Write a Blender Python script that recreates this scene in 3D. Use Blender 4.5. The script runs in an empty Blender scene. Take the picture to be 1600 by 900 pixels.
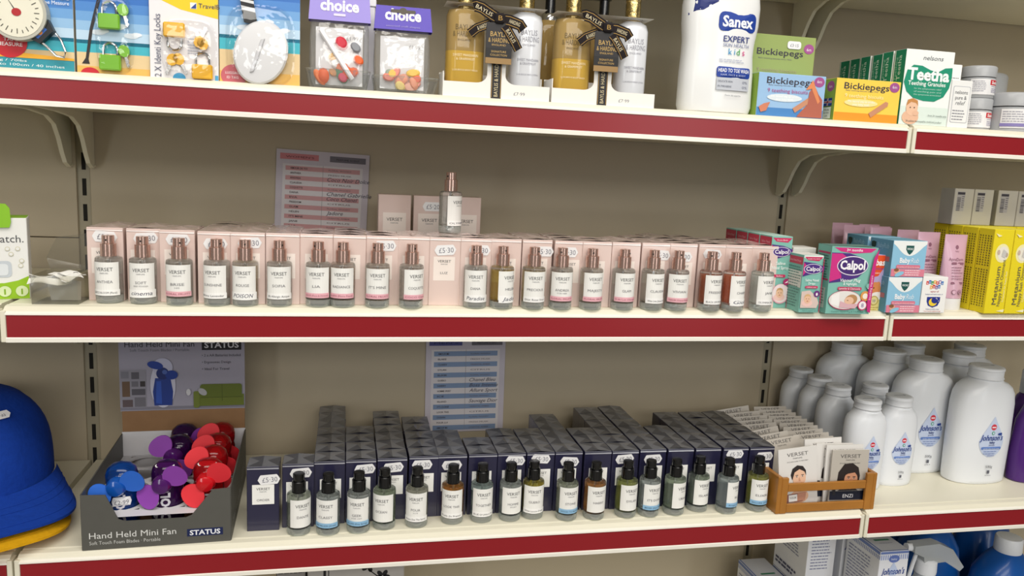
import bpy, math, random
from mathutils import Vector, Matrix
random.seed(7)
scene = bpy.context.scene
COL = scene.collection

# ------------------------------------------------------------------ camera
FPX, YAW, PITCH, ROLL = 1226.77, .21179, .15682, .04594
fwd = Vector((math.sin(YAW)*math.cos(PITCH), math.cos(YAW)*math.cos(PITCH), -math.sin(PITCH)))
rgt = Vector((math.cos(YAW), -math.sin(YAW), 0)); upv = rgt.cross(fwd)
r2 = rgt*math.cos(ROLL)+upv*math.sin(ROLL); u2 = -rgt*math.sin(ROLL)+upv*math.cos(ROLL)
cd = bpy.data.cameras.new('camera'); cam = bpy.data.objects.new('camera', cd); COL.objects.link(cam)
cd.sensor_fit = 'HORIZONTAL'; cd.sensor_width = 36; cd.lens = FPX/1600*36; cd.clip_start = .02
M3 = Matrix((r2, u2, -fwd)).transposed()
cam.matrix_world = Matrix.Translation((.33406, -.84733, .19781)) @ M3.to_4x4()
scene.camera = cam

# ------------------------------------------------------------------ world, lights, exposure
w = bpy.data.worlds.new('world'); scene.world = w; w.use_nodes = True
bg = w.node_tree.nodes['Background']; bg.inputs[0].default_value = (1.0, .96, .90, 1); bg.inputs[1].default_value = .12
def area(name, loc, target, sx, sy, power, color=(1, .955, .88)):
    l = bpy.data.lights.new(name, 'AREA'); l.shape = 'RECTANGLE'; l.size = sx; l.size_y = sy
    l.energy = power; l.color = color
    o = bpy.data.objects.new(name, l); COL.objects.link(o); o.location = loc
    o.rotation_euler = (Vector(target)-Vector(loc)).to_track_quat('-Z', 'Y').to_euler()
    return o
# rows of ceiling panels of the shop, all pointing straight down or across the aisle
area('ceiling_panel_near', (.45, -1.00, 1.60), (.45, -.25, 0), 2.4, .6, 27)
area('ceiling_panel_middle', (.9, -2.9, 1.65), (.6, 0, .1), 2.4, .6, 24)
area('ceiling_panel_far', (.2, -5.6, 1.65), (.5, 0, .1), 3.0, .8, 46)
area('added_highlight_left', (-2.0, -4.6, .45), (.4, 0, .05), .55, 2.0, 16, (.95, .98, 1))  # added upright light, only for bright streaks on caps and bottles
area('added_highlight_right', (2.5, -4.2, .45), (.6, 0, .05), .55, 2.0, 16, (.95, .98, 1))  # its partner on the right, likewise added for the streaks
scene.view_settings.view_transform = 'Standard'; scene.view_settings.look = 'None'
scene.view_settings.exposure = 0.24; scene.view_settings.gamma = 1.0
scene.cycles.max_bounces = 10; scene.cycles.transmission_bounces = 10; scene.cycles.transparent_max_bounces = 16
scene.cycles.sample_clamp_indirect = 4.0

ZT, ZM, ZB = .2665, .036, -.228       # deck heights of the three shelves in view
DEP = .271                            # back panel plane

# ------------------------------------------------------------------ materials
def lin(c):
    if isinstance(c, str):
        c = [int(c[i:i+2], 16)/255 for i in (0, 2, 4)]
    return tuple((v/12.92 if v <= .04045 else ((v+.055)/1.055)**2.4) for v in c)+(1,)
MATS = {}
def mat(key, color='808080', rough=.5, metal=0, trans=0, ior=1.45, coat=0, var=.04, scale=60, bump=0, spec=.5, alpha=1):
    if key in MATS: return MATS[key]
    m = bpy.data.materials.new(key); m.use_nodes = True; nt = m.node_tree; b = nt.nodes['Principled BSDF']
    c = lin(color); b.inputs['Base Color'].default_value = c
    b.inputs['Roughness'].default_value = rough; b.inputs['Metallic'].default_value = metal
    b.inputs['Transmission Weight'].default_value = trans; b.inputs['IOR'].default_value = ior
    b.inputs['Coat Weight'].default_value = coat; b.inputs['Coat Roughness'].default_value = .12
    b.inputs['Specular IOR Level'].default_value = spec
    if var and not trans:
        tc = nt.nodes.new('ShaderNodeTexCoord'); n = nt.nodes.new('ShaderNodeTexNoise'); n.inputs['Scale'].default_value = scale
        n.inputs['Detail'].default_value = 3
        nt.links.new(tc.outputs['Object'], n.inputs['Vector'])
        mx = nt.nodes.new('ShaderNodeMix'); mx.data_type = 'RGBA'
        mx.inputs['A'].default_value = tuple(v*(1-var) for v in c[:3])+(1,); mx.inputs['B'].default_value = tuple(min(1, v*(1+var)) for v in c[:3])+(1,)
        nt.links.new(n.outputs['Fac'], mx.inputs['Factor']); nt.links.new(mx.outputs['Result'], b.inputs['Base Color'])
        if bump:
            bp = nt.nodes.new('ShaderNodeBump'); bp.inputs['Strength'].default_value = bump; bp.inputs['Distance'].default_value = .001
            nt.links.new(n.outputs['Fac'], bp.inputs['Height']); nt.links.new(bp.outputs['Normal'], b.inputs['Normal'])
    MATS[key] = m; return m
def film(key, tint='ffffff', gloss=.10, rough=.08, opac=.0, scale=25, bump=.6, dcol=None):
    """thin clear plastic: see-through sheet with a crinkled glossy skin"""
    if key in MATS: return MATS[key]
    m = bpy.data.materials.new(key); m.use_nodes = True; nt = m.node_tree; nt.nodes.clear()
    out = nt.nodes.new('ShaderNodeOutputMaterial'); t = nt.nodes.new('ShaderNodeBsdfTransparent'); t.inputs[0].default_value = lin(tint)
    g = nt.nodes.new('ShaderNodeBsdfGlossy'); g.inputs['Roughness'].default_value = rough
    lw = nt.nodes.new('ShaderNodeLayerWeight'); lw.inputs[0].default_value = .35
    ma = nt.nodes.new('ShaderNodeMath'); ma.operation = 'MULTIPLY_ADD'; ma.inputs[1].default_value = .22; ma.inputs[2].default_value = gloss
    nt.links.new(lw.outputs['Fresnel'], ma.inputs[0])
    n = nt.nodes.new('ShaderNodeTexNoise'); n.inputs['Scale'].default_value = scale; tc = nt.nodes.new('ShaderNodeTexCoord')
    nt.links.new(tc.outputs['Object'], n.inputs['Vector'])
    bp = nt.nodes.new('ShaderNodeBump'); bp.inputs['Strength'].default_value = bump; bp.inputs['Distance'].default_value = .004
    nt.links.new(n.outputs['Fac'], bp.inputs['Height']); nt.links.new(bp.outputs['Normal'], g.inputs['Normal'])
    mx = nt.nodes.new('ShaderNodeMixShader'); nt.links.new(ma.outputs[0], mx.inputs[0])
    nt.links.new(t.outputs[0], mx.inputs[1]); nt.links.new(g.outputs[0], mx.inputs[2]); last = mx
    if opac:
        d = nt.nodes.new('ShaderNodeBsdfDiffuse'); d.inputs[0].default_value = lin(dcol or tint)
        m2 = nt.nodes.new('ShaderNodeMixShader'); m2.inputs[0].default_value = opac
        nt.links.new(mx.outputs[0], m2.inputs[1]); nt.links.new(d.outputs[0], m2.inputs[2]); last = m2
    nt.links.new(last.outputs[0], out.inputs[0]); MATS[key] = m; return m
def bottleglass(key, tint='fafcfb', mix=.75, opac=.02):
    """clear glass: part real refraction, part thin-walled see-through"""
    if key in MATS: return MATS[key]
    f = film(key+'_wall', tint, .06, .02, opac=opac, bump=0); m = f.copy(); m.name = key; nt = m.node_tree
    out = [n for n in nt.nodes if n.type == 'OUTPUT_MATERIAL'][0]; src = out.inputs[0].links[0].from_socket
    g = nt.nodes.new('ShaderNodeBsdfGlass'); g.inputs['Color'].default_value = lin(tint); g.inputs['IOR'].default_value = 1.40; g.inputs['Roughness'].default_value = 0
    mx = nt.nodes.new('ShaderNodeMixShader'); mx.inputs[0].default_value = mix
    nt.links.new(src, mx.inputs[1]); nt.links.new(g.outputs[0], mx.inputs[2]); nt.links.new(mx.outputs[0], out.inputs[0]); MATS[key] = m; return m
def C(hexcol, rough=.45):             # printed ink or card of one colour
    return mat('ink_'+hexcol+('' if rough == .45 else '_%d' % int(rough*100)), hexcol, rough, var=.02, scale=200)

# ------------------------------------------------------------------ lettering
_tc = {}
def glyphs(s, bold=0, shear=0):
    k = (s, bold, shear)
    if k in _tc: return _tc[k]
    cu = bpy.data.curves.new('t', 'FONT'); cu.body = s; cu.size = 1; cu.resolution_u = 2; cu.offset = bold; cu.shear = shear; cu.fill_mode = 'FRONT'
    o = bpy.data.objects.new('t', cu); me = o.to_mesh()
    vs = [(v.co.x, v.co.y) for v in me.vertices]; fs = [tuple(p.vertices) for p in me.polygons]
    ns = [p.normal.z for p in me.polygons]
    fs = [f if n >= 0 else f[::-1] for f, n in zip(fs, ns)]
    o.to_mesh_clear(); bpy.data.objects.remove(o); bpy.data.curves.remove(cu)
    if vs:
        x0 = min(v[0] for v in vs); x1 = max(v[0] for v in vs)
    else: x0 = x1 = 0
    _tc[k] = (vs, fs, x0, x1); return _tc[k]

# ------------------------------------------------------------------ mesh builder
class MB:
    def __init__(s): s.v = []; s.f = []; s.m = []; s.ms = []; s.sm = []
    def mi(s, m):
        if m not in s.ms: s.ms.append(m)
        return s.ms.index(m)
    def add(s, vs, fs, m, smooth=False):
        b = len(s.v); s.v += [tuple(v) for v in vs]; k = s.mi(m)
        for f in fs: s.f.append(tuple(b+i for i in f)); s.m.append(k); s.sm.append(smooth)
    def box(s, x0, x1, y0, y1, z0, z1, m, ch=0):
        if not ch:
            vs = [(x, y, z) for z in (z0, z1) for y in (y0, y1) for x in (x0, x1)]
            s.add(vs, [(0, 2, 3, 1), (4, 5, 7, 6), (0, 1, 5, 4), (2, 6, 7, 3), (0, 4, 6, 2), (1, 3, 7, 5)], m); return
        c = ch; idx = {}; vs = []
        for sx in (0, 1):
            for sy in (0, 1):
                for sz in (0, 1):
                    X, Y, Z = (x0, x1)[sx], (y0, y1)[sy], (z0, z1)[sz]; dx, dy, dz = (c, -c)[sx], (c, -c)[sy], (c, -c)[sz]
                    for a, p in (('x', (X, Y+dy, Z+dz)), ('y', (X+dx, Y, Z+dz)), ('z', (X+dx, Y+dy, Z))):
                        idx[(sx, sy, sz, a)] = len(vs); vs.append(p)
        I = lambda *k: idx[k]; fs = []
        for t in (0, 1):
            fs.append([I(t, 0, 0, 'x'), I(t, 1, 0, 'x'), I(t, 1, 1, 'x'), I(t, 0, 1, 'x')][::1 if t else -1])
            fs.append([I(0, t, 0, 'y'), I(1, t, 0, 'y'), I(1, t, 1, 'y'), I(0, t, 1, 'y')][::-1 if t else 1])
            fs.append([I(0, 0, t, 'z'), I(1, 0, t, 'z'), I(1, 1, t, 'z'), I(0, 1, t, 'z')][::1 if t else -1])
        cen = Vector(((x0+x1)/2, (y0+y1)/2, (z0+z1)/2))
        ed = []
        for a in (0, 1):
            for b in (0, 1):
                ed.append([I(a, b, 0, 'x'), I(a, b, 1, 'x'), I(a, b, 1, 'y'), I(a, b, 0, 'y')])
                ed.append([I(a, 0, b, 'x'), I(a, 1, b, 'x'), I(a, 1, b, 'z'), I(a, 0, b, 'z')])
                ed.append([I(0, a, b, 'y'), I(1, a, b, 'y'), I(1, a, b, 'z'), I(0, a, b, 'z')])
        for a in (0, 1):
            for b in (0, 1):
                for d in (0, 1): ed.append([I(a, b, d, 'x'), I(a, b, d, 'y'), I(a, b, d, 'z')])
        for f in ed:
            p = [Vector(vs[i]) for i in f]; n = (p[1]-p[0]).cross(p[2]-p[0])
            if n.dot(sum(p, Vector())/len(p)-cen) < 0: f = f[::-1]
            fs.append(f)
        s.add(vs, fs, m)
    def prism(s, pts, axis, a0, a1, m, smooth=False):
        """extrude a 2-D outline (ccw) along axis: 'x' -> pts are (y,z); 'y' -> (x,z); 'z' -> (x,y)"""
        P = {'x': lambda p, a: (a, p[0], p[1]), 'y': lambda p, a: (p[0], a, p[1]), 'z': lambda p, a: (p[0], p[1], a)}[axis]
        n = len(pts); ar = sum(pts[i][0]*pts[(i+1) % n][1]-pts[(i+1) % n][0]*pts[i][1] for i in range(n))
        if ar < 0: pts = pts[::-1]
        if axis == 'y': pts = pts[::-1]
        vs = [P(p, a0) for p in pts]+[P(p, a1) for p in pts]
        s.add(vs, [tuple(range(n))[::-1], tuple(range(n, 2*n))], m)
        s.add(vs, [(i, (i+1) % n, n+(i+1) % n, n+i) for i in range(n)], m, smooth)
    def loft(s, secs, m, n=28, e=2.0, cap0=True, cap1=True, smooth=True, cen=(0, 0)):
        """secs: list of (z, cx, cy, a, b[, e]) superellipse sections"""
        vs = []; R = len(secs)
        for q in secs:
            z, cx, cy, a, b = q[:5]; ee = q[5] if len(q) > 5 else e
            for i in range(n):
                t = 2*math.pi*i/n; c, si = math.cos(t), math.sin(t)
                vs.append((cen[0]+cx+a*abs(c)**(2/ee)*(1 if c >= 0 else -1), cen[1]+cy+b*abs(si)**(2/ee)*(1 if si >= 0 else -1), z))
        fs = [(r*n+i, r*n+(i+1) % n, (r+1)*n+(i+1) % n, (r+1)*n+i) for r in range(R-1) for i in range(n)]
        s.add(vs, fs, m, smooth)
        if cap0: s.add(vs[:n], [tuple(range(n))[::-1]], m)
        if cap1: s.add(vs[-n:], [tuple(range(n))], m)
    def lathe(s, prof, m, n=24, cx=0, cy=0, smooth=True, cap0=True, cap1=True):
        s.loft([(z, cx, cy, r, r) for r, z in prof], m, n, 2.0, cap0, cap1, smooth)
    def tube(s, path, r, m, n=6, close=False):
        P = [Vector(p) for p in path]; L = len(P); vs = []
        up = Vector((.13, .21, .97))
        for i, p in enumerate(P):
            t = ((P[(i+1) % L] if (close or i < L-1) else p)-(P[i-1] if (close or i > 0) else p)).normalized()
            a = t.cross(up)
            if a.length < 1e-3: a = t.cross(Vector((1, 0, 0)))
            a.normalize(); b = t.cross(a); rr = r[i] if isinstance(r, (list, tuple)) else r
            for k in range(n):
                q = 2*math.pi*k/n; vs.append(p+a*rr*math.cos(q)+b*rr*math.sin(q))
        rng = range(L if close else L-1)
        fs = [(i*n+k, ((i+1) % L)*n+k, ((i+1) % L)*n+(k+1) % n, i*n+(k+1) % n) for i in rng for k in range(n)]
        s.add(vs, fs, m, True)
        if not close: s.add(vs[:n], [tuple(range(n))], m); s.add(vs[-n:], [tuple(range(n))[::-1]], m)
    def build(s, name, parent=None, loc=None):
        me = bpy.data.meshes.new(name); me.from_pydata(s.v, [], s.f)
        for m in s.ms: me.materials.append(m)
        me.polygons.foreach_set('material_index', s.m); me.polygons.foreach_set('use_smooth', s.sm); me.update()
        if any(s.sm): me.set_sharp_from_angle(angle=math.radians(38))
        o = bpy.data.objects.new(name, me); COL.objects.link(o)
        if parent: o.parent = parent
        if loc: o.location = loc
        return o
H1 = .00012
class Print:
    """flat print laid on a surface: map(u, v, h) gives the point h above the surface"""
    def __init__(s, mb, fn, h0=.00012): s.mb = mb; s.fn = fn; s.h = h0
    def up(s, k=1): s.h += H1*k; return s
    def poly(s, pts, m, rings=1):
        n = len(pts); ar = sum(pts[i][0]*pts[(i+1) % n][1]-pts[(i+1) % n][0]*pts[i][1] for i in range(n))
        if ar < 0: pts = pts[::-1]
        if rings <= 1: s.mb.add([s.fn(u, v, s.h) for u, v in pts], [tuple(range(n))], m); s.up(); return
        cu = sum(p[0] for p in pts)/n; cv = sum(p[1] for p in pts)/n; vs = [s.fn(cu, cv, s.h)]; fs = []
        for r in range(1, rings+1):
            for u, v in pts: vs.append(s.fn(cu+(u-cu)*r/rings, cv+(v-cv)*r/rings, s.h))
        for i in range(n):
            j = (i+1) % n; fs.append((0, 1+i, 1+j))
            for r in range(rings-1): fs.append((1+r*n+i, 1+(r+1)*n+i, 1+(r+1)*n+j, 1+r*n+j))
        s.mb.add(vs, fs, m); s.up()
    def rect(s, u0, v0, u1, v1, m, nu=1, nv=1):
        vs = [s.fn(u0+(u1-u0)*i/nu, v0+(v1-v0)*j/nv, s.h) for j in range(nv+1) for i in range(nu+1)]
        s.mb.add(vs, [(j*(nu+1)+i, j*(nu+1)+i+1, (j+1)*(nu+1)+i+1, (j+1)*(nu+1)+i) for j in range(nv) for i in range(nu)], m); s.up()
    def ell(s, cu, cv, a, b, m, n=20, rings=1, rot=0):
        c, q = math.cos(rot), math.sin(rot)
        s.poly([(cu+a*math.cos(2*math.pi*i/n)*c-b*math.sin(2*math.pi*i/n)*q, cv+a*math.cos(2*math.pi*i/n)*q+b*math.sin(2*math.pi*i/n)*c) for i in range(n)], m, rings)
    def rrect(s, u0, v0, u1, v1, r, m, rings=1):
        p = []
        for cx, cy, a in ((u1-r, v0+r, -90), (u1-r, v1-r, 0), (u0+r, v1-r, 90), (u0+r, v0+r, 180)):
            for k in range(4):
                t = math.radians(a+30*k); p.append((cx+r*math.cos(t), cy+r*math.sin(t)))
        s.poly(p, m, rings)
    def text(s, t, u, v, size, m, w=None, al='c', bold=0, shear=0, rot=0):
        vs, fs, x0, x1 = glyphs(t, bold, shear)
        if not vs: return
        W = x1-x0; sx = (w/W if w else size); ox = {'c': -(x0+x1)/2, 'l': -x0, 'r': -x1}[al]
        c, q = math.cos(rot), math.sin(rot); pts = []
        for a, b in vs:
            a = (a+ox)*sx; b *= size; pts.append(s.fn(u+a*c-b*q, v+a*q+b*c, s.h))
        s.mb.add(pts, fs, m); s.up()
    def lines(s, u0, v0, u1, rows, dv, th, m, seed=1, ragged=.25, chunk=0):
        """rows of fine print too small to read in the photograph: broken dashes"""
        rd = random.Random(seed)
        for k in range(rows):
            x = u0; end = u1-(u1-u0)*ragged*rd.random(); v = v0-k*dv; h = s.h
            while x < end:
                l = (u1-u0)*(.08+.14*rd.random()); e = min(end, x+l)
                s.mb.add([s.fn(x, v, h), s.fn(e, v, h), s.fn(e, v+th, h), s.fn(x, v+th, h)], [(0, 1, 2, 3)], m); x = e+(u1-u0)*.03
        s.up()
def front(y0, ox=0, oz=0): return lambda u, v, h: (ox+u, y0-h, oz+v)
def leftf(x0, oy=0, oz=0): return lambda u, v, h: (x0-h, oy-u, oz+v)
def rightf(x0, oy=0, oz=0): return lambda u, v, h: (x0+h, oy+u, oz+v)
def topf(z0, ox=0, oy=0): return lambda u, v, h: (ox+u, oy+v, z0+h)
def cyl(r, ox=0, oy=0, oz=0, a0=0):
    return lambda u, v, h: (ox+(r+h)*math.sin(a0+u/r), oy-(r+h)*math.cos(a0+u/r), oz+v)
def oval(sec):
    """print on the front of a lofted body; sec(z) -> (cx, cy, a, b, e)"""
    def fn(u, v, h):
        cx, cy, a, b, e = sec(v); t = min(.999, abs(u-cx)/a)
        return (u, cy-b*(1-t**e)**(1/e)-h*1.6-.0001, v)
    return fn

def thing(name, label, cat, loc=(0, 0, 0), rz=0, group=None, tilt=(0, 0)):
    o = bpy.data.objects.new(name, None); COL.objects.link(o); o.empty_display_size = .01
    o.location = loc; o.rotation_euler = (tilt[0], tilt[1], rz); tag(o, label, cat, group); return o
def tag(o, label, cat, group=None):
    o['label'] = label; o['category'] = cat
    if group: o['group'] = group
    return o
def dup(o, loc, rz=None, label=None, group=None):
    r = o.copy(); COL.objects.link(r); r.location = loc
    if rz is not None: r.rotation_euler = (0, 0, rz)
    if label: r['label'] = label
    if group: r['group'] = group
    for ch in list(o.children):
        c = ch.copy(); COL.objects.link(c); c.parent = r
        for g in ch.children:
            d = g.copy(); COL.objects.link(d); d.parent = c
    return r

def holeplate(mb, xs, ys, z, th, r, m):
    """plate with round openings where odd columns and odd rows of the grid meet"""
    for i in range(len(xs)-1):
        for j in range(len(ys)-1):
            x0, x1, y0, y1 = xs[i], xs[i+1], ys[j], ys[j+1]
            if i % 2 and j % 2:
                cx, cy = (x0+x1)/2, (y0+y1)/2; n = 24; vs = []
                for k in range(n):
                    q = 2*math.pi*(k+.5)/n; c, s_ = math.cos(q), math.sin(q); mx = max(abs(c)/((x1-x0)/2), abs(s_)/((y1-y0)/2)); vs.append((cx+c/mx, cy+s_/mx, z))
                for zz in (z, z-th):
                    for k in range(n): q = 2*math.pi*(k+.5)/n; vs.append((cx+r*math.cos(q), cy+r*math.sin(q), zz))
                mb.add(vs, [(a*n+k, a*n+(k+1) % n, (a+1)*n+(k+1) % n, (a+1)*n+k) for a in (0, 1) for k in range(n)], m)
            else: mb.add([(x0, y0, z), (x1, y0, z), (x1, y1, z), (x0, y1, z)], [(0, 1, 2, 3)], m)
# ================================================================== setting: gondola shelving
cream = mat('cream_enamel', 'e6e1cd', .38, var=.03, scale=9)
panelm = mat('panel_enamel', 'b6aa93', .5, var=.04, scale=4)
red = mat('red_ticket_strip', '8e1a22', .30, var=.05, scale=6)
clearbar = mat('ticket_rail_white', 'f1ede2', .25)
dark = mat('dark_gap', '15130f', .8)
def upright(x):
    mb = MB(); mb.box(-.0085, .0085, DEP+.004, DEP+.03, -.62, .62, mat('upright_enamel', 'a39b86', .45))
    o = mb.build('trim_%d' % (1+round(x)+1), loc=(x, 0, 0)); o['kind'] = 'structure'
    sm = MB(); sm.box(-.0024, .0024, DEP+.0034, DEP+.012, -.011, .011, dark); first = None
    for k in range(30):
        z = -.49+k*.0333
        if first is None: first = sm.build('slot', o, (0, 0, z))
        else:
            c = first.copy(); COL.objects.link(c); c.location = (0, 0, z); c.parent = o
for i, x in enumerate((0.0, 1.0, 2.0)): upright(x)
wall = bpy.data.objects.new('wall_back', None); COL.objects.link(wall); wall['kind'] = 'structure'
for b in (-1, 0, 1):
    for z0, z1 in {-1: ((-.6, .0764), (.0764, .62))}.get(b, ((-.6, .62),)):
        mb = MB(); mb.box(b+.0082, b+.9918, DEP, DEP+.012, z0+.0006, z1-.0006, panelm, .0006); mb.build('back_panel', wall)
mb = MB(); mb.box(-1.2, 2.2, DEP+.03, DEP+.04, -1.30, .64, dark); mb.build('backing', wall)

mb = MB(); mb.box(-3.2, 4.2, -7, DEP+.05, -1.32, -1.30, mat('vinyl_floor', '9a958a', .45, scale=3, var=.08)); o = mb.build('floor'); o['kind'] = 'structure'
def shelf(b, zl, label, strip=True):
    """b: bay index; zl: height of the lip's lower edge; deck is .0365 (top shelf) above it"""
    x0, x1 = b+.0035, b+.9965; zd = {1: ZT, 2: ZM, 3: ZB}.get(strip, zl+.036); h = zd-zl
    t = thing('shelf', label, 'shelf', ((x0+x1)/2, 0, zl)); L = (x1-x0)/2
    pr = [(.268, h), (.016, h), (.0135, h-.0012), (.011, h+.0004), (.005, h-.0004), (.0012, h-.003), (0, h-.0065), (0, 0), (.0045, 0), (.0045, h-.012), (.03, h-.028), (.268, h-.028)]
    mb = MB(); mb.prism(pr, 'x', -L, L, cream); mb.build('deck', t)
    mb = MB(); mb.prism([(-.0012, .0045), (-.0012, h-.0075), (.0002, h-.0075), (.0002, .0045)], 'x', -L+.003, L-.003, red); mb.build('ticket_strip', t)
    mb = MB(); mb.prism([(-.0022, 0), (-.0022, .0042), (-.0016, .0050), (.0002, .0050), (.0002, 0)], 'x', -L+.002, L-.002, clearbar); mb.build('lower_rail', t)
    mb = MB(); mb.prism([(-.0022, h-.0082), (-.0020, h-.0066), (.0005, h-.005), (.0005, h-.0082)], 'x', -L+.002, L-.002, clearbar); mb.build('upper_rail', t)
    for s in (-1, 1):
        mb = MB(); mb.box(s*L-.0025, s*L+.0025, -.0022, .012, 0, h-.004, cream, .0006); mb.build('end_cap', t)
    for s in (-1, 1):
        o = []
        top = h-.026
        pts = [(.27, top), (.27, -.062), (.262, -.064), (.248, -.058), (.238, -.045), (.228, -.028), (.214, -.012), (.19, -.003), (.14, .001), (.05, .003), (.02, .004), (.02, top)]
        mb = MB(); mb.prism(pts, 'x', s*(L-.010)-.0014, s*(L-.010)+.0014, cream)
        mb.prism([(y-.0002, z) for y, z in pts[1:-1]]+[(y, z+.0022) for y, z in pts[1:-1]][::-1], 'x', s*(L-.010)-.0026, s*(L-.010)+.0026, cream)
        mb.build('bracket', t)
    return t
names = {-1: 'left-hand', 0: 'middle', 1: 'right-hand'}
for b in (-1, 0, 1):
    shelf(b, .445, 'uppermost cream shelf of the %s bay, mostly above the frame' % names[b], 0)
    shelf(b, .232, 'cream metal shelf with red ticket strip, %s bay, %s' % (names[b], {-1: 'top left, travel card above', 0: 'under travel cards and gift sets', 1: 'under the teething boxes'}[b]), 1)
    shelf(b, 0.0, 'cream metal shelf with red ticket strip, %s bay, %s' % (names[b], {-1: 'under the green and white box', 0: 'under pink perfume boxes', 1: 'under the yellow ointment boxes'}[b]), 2)
    shelf(b, -.264, 'cream metal shelf with red ticket strip, %s bay, %s' % (names[b], {-1: 'under the baseball caps', 0: 'under navy perfume boxes', 1: 'under the white powder bottles'}[b]), 3)
    mb = MB(); mb.box(b+.003, b+.997, -.02, .268, -.56, -.528, cream, .002)
    tag(mb.build('base_shelf'), 'cream base shelf of the %s bay, below the frame' % names[b], 'shelf')

# ================================================================== perfume: boxes and bottles
paper = mat('label_paper', 'f1f0ec', .55); ink = C('2c2b30'); inkg = C('77767a'); pinkband = C('eab3bd'); bluband = C('8fbbdc')
stick = mat('price_sticker_paper', 'ecebec', .5); num = C('7b7b86')
BW, BD, BH = .0352, .0290, .0770
def fold(m, w, d, seed, m2, m3):
    """cellophane folded over the top: triangular flaps meeting at a slightly raised crease"""
    rd = random.Random(seed); mb = MB(); a, b = w/2-.0004, d/2-.0004
    g = lambda: .0003+.0019*rd.random()
    cx = rd.uniform(-.002, .002); c0 = (cx-.004, rd.uniform(-.002, .002), BH+g()); c1 = (cx+.005, rd.uniform(-.002, .002), BH+g())
    A = [(-a, -b, BH+.0001), (a, -b, BH+.0001), (a, b, BH+.0001), (-a, b, BH+.0001)]
    mid = [(cx, -b, BH+g()), (a, 0, BH+g()*.5), (cx, b, BH+g()), (-a, 0, BH+g()*.5)]
    V = A+mid+[c0, c1, (cx, 0, BH+g())]
    F = [(0, 4, 8), (4, 10, 8), (4, 9, 10), (4, 1, 9), (1, 5, 9), (5, 2, 9), (2, 6, 9), (6, 10, 9), (6, 8, 10), (6, 3, 8), (3, 7, 8), (7, 0, 8)]
    mb.add(V, [f for i, f in enumerate(F) if i not in (2, 3, 6, 7, 10, 11)], m); mb.add(V, [F[i] for i in (2, 3, 6, 7, 10, 11)], m2)
    mb.add([(-a, -b-.0006, BH-.0022), (a, -b-.0006, BH-.0022), (a, -b, BH+.0002), (-a, -b, BH+.0002)], [(0, 1, 2, 3)], m)
    mb.add([(-a, -b-.0010, BH-.0030), (a, -b-.0010, BH-.0034), (a, -b-.0008, BH-.0020), (-a, -b-.0008, BH-.0022)], [(0, 1, 2, 3)], m3)  # pale strip: the reflection along the wrap's front edge, painted in as colour
    return mb
STY = {'pink': dict(body=mat('pink_box_card', 'dfc8c0', .32, coat=.5, var=.03, scale=30), wrap=mat('pink_cellophane', 'cdb4ad', .22, coat=.8, var=.05, bump=.25, scale=120), edge=mat('pink_cellophane_edge_glint', 'f0e7e4', .2, coat=.8, var=.03), wrap2=mat('pink_cellophane_double', 'd8c2bc', .25, coat=.8, var=.05)),
       'navy': dict(body=mat('navy_box_card', '262540', .30, coat=.6, var=.05, scale=30), wrap=mat('navy_cellophane', '4b4c52', .34, coat=.6, var=.12, bump=.25, scale=140), edge=mat('navy_cellophane_edge_glint', 'a2a2ac', .22, coat=.8, var=.15), wrap2=mat('navy_cellophane_double', '6c6d72', .36, coat=.6, var=.12))}
for k in STY:
    STY[k]['mesh'] = []
    for j in range(4):
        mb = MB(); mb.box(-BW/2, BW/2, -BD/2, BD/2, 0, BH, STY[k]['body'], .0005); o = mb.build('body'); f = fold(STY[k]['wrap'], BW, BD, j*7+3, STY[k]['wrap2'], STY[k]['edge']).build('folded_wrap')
        STY[k]['mesh'].append((o.data, f.data)); bpy.data.objects.remove(o); bpy.data.objects.remove(f)
def sticker_mesh(txt):
    mb = MB(); W, Hh = .0245, .0115; P = Print(mb, front(0)); P.h = .0003
    pts = [(-W/2, 0), (-W/2+.0022, Hh/2-.0016), (-W/2+.0035, Hh/2), (W/2-.0035, Hh/2), (W/2-.0022, Hh/2-.0016), (W/2, 0), (W/2-.0022, -Hh/2+.0016), (W/2-.0035, -Hh/2), (-W/2+.0035, -Hh/2), (-W/2+.0022, -Hh/2+.0016)]
    P.poly(pts, stick); P.text(txt, .001, -.0030, .0082, num, w=.0165); o = mb.build('price_sticker'); me = o.data; bpy.data.objects.remove(o); return me
ST530 = sticker_mesh('£5·30'); ST520 = sticker_mesh('£5·20')
def add_part(name, me, parent, loc=(0, 0, 0), rz=0, ry=0):
    o = bpy.data.objects.new(name, me); COL.objects.link(o); o.parent = parent; o.location = loc; o.rotation_euler = (0, ry, rz); return o
def perf_box(style, x, y, z, label, group, name=None, sub='PARFUMS', stk=None, rz=0, full=True, lab=(0, 0)):
    S = STY[style]; b, f = random.choice(S['mesh'])
    t = thing('perfume_box', label, 'box', (x, y, z), rz, group)
    add_part('body', b, t); add_part('folded_wrap', f, t)
    if full:
        mb = MB(); P = Print(mb, front(-BD/2)); h = .027 if style == 'pink' else .0235; top = BH-.0215; a, c = lab
        P.rect(-.012+a, top-h+c, .012+a, top+c, mat('box_label_pink', 'eee2da', .5) if style == 'pink' else paper)
        P.text('VERSET', a, top-.0065+c, .0042, ink, w=.0150); P.text(sub, a, top-.0090+c, .0018, inkg, w=.0075)
        if name: P.text(name, a, top-.0195+c, .0036, inkg, w=min(.018, .0028*len(name)))
        mb.build('label', t)
        if stk:
            txt, dx, dz = stk
            add_part('price_sticker', ST520 if txt == '£5·20' else ST530, t, (dx, -BD/2-.0002, BH+dz), 0, random.uniform(-.08, .08))
    return t
ORD = {1: 'first', 2: 'second', 3: 'third', 4: 'fourth', 5: 'fifth', 6: 'sixth', 7: 'seventh'}
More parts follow.
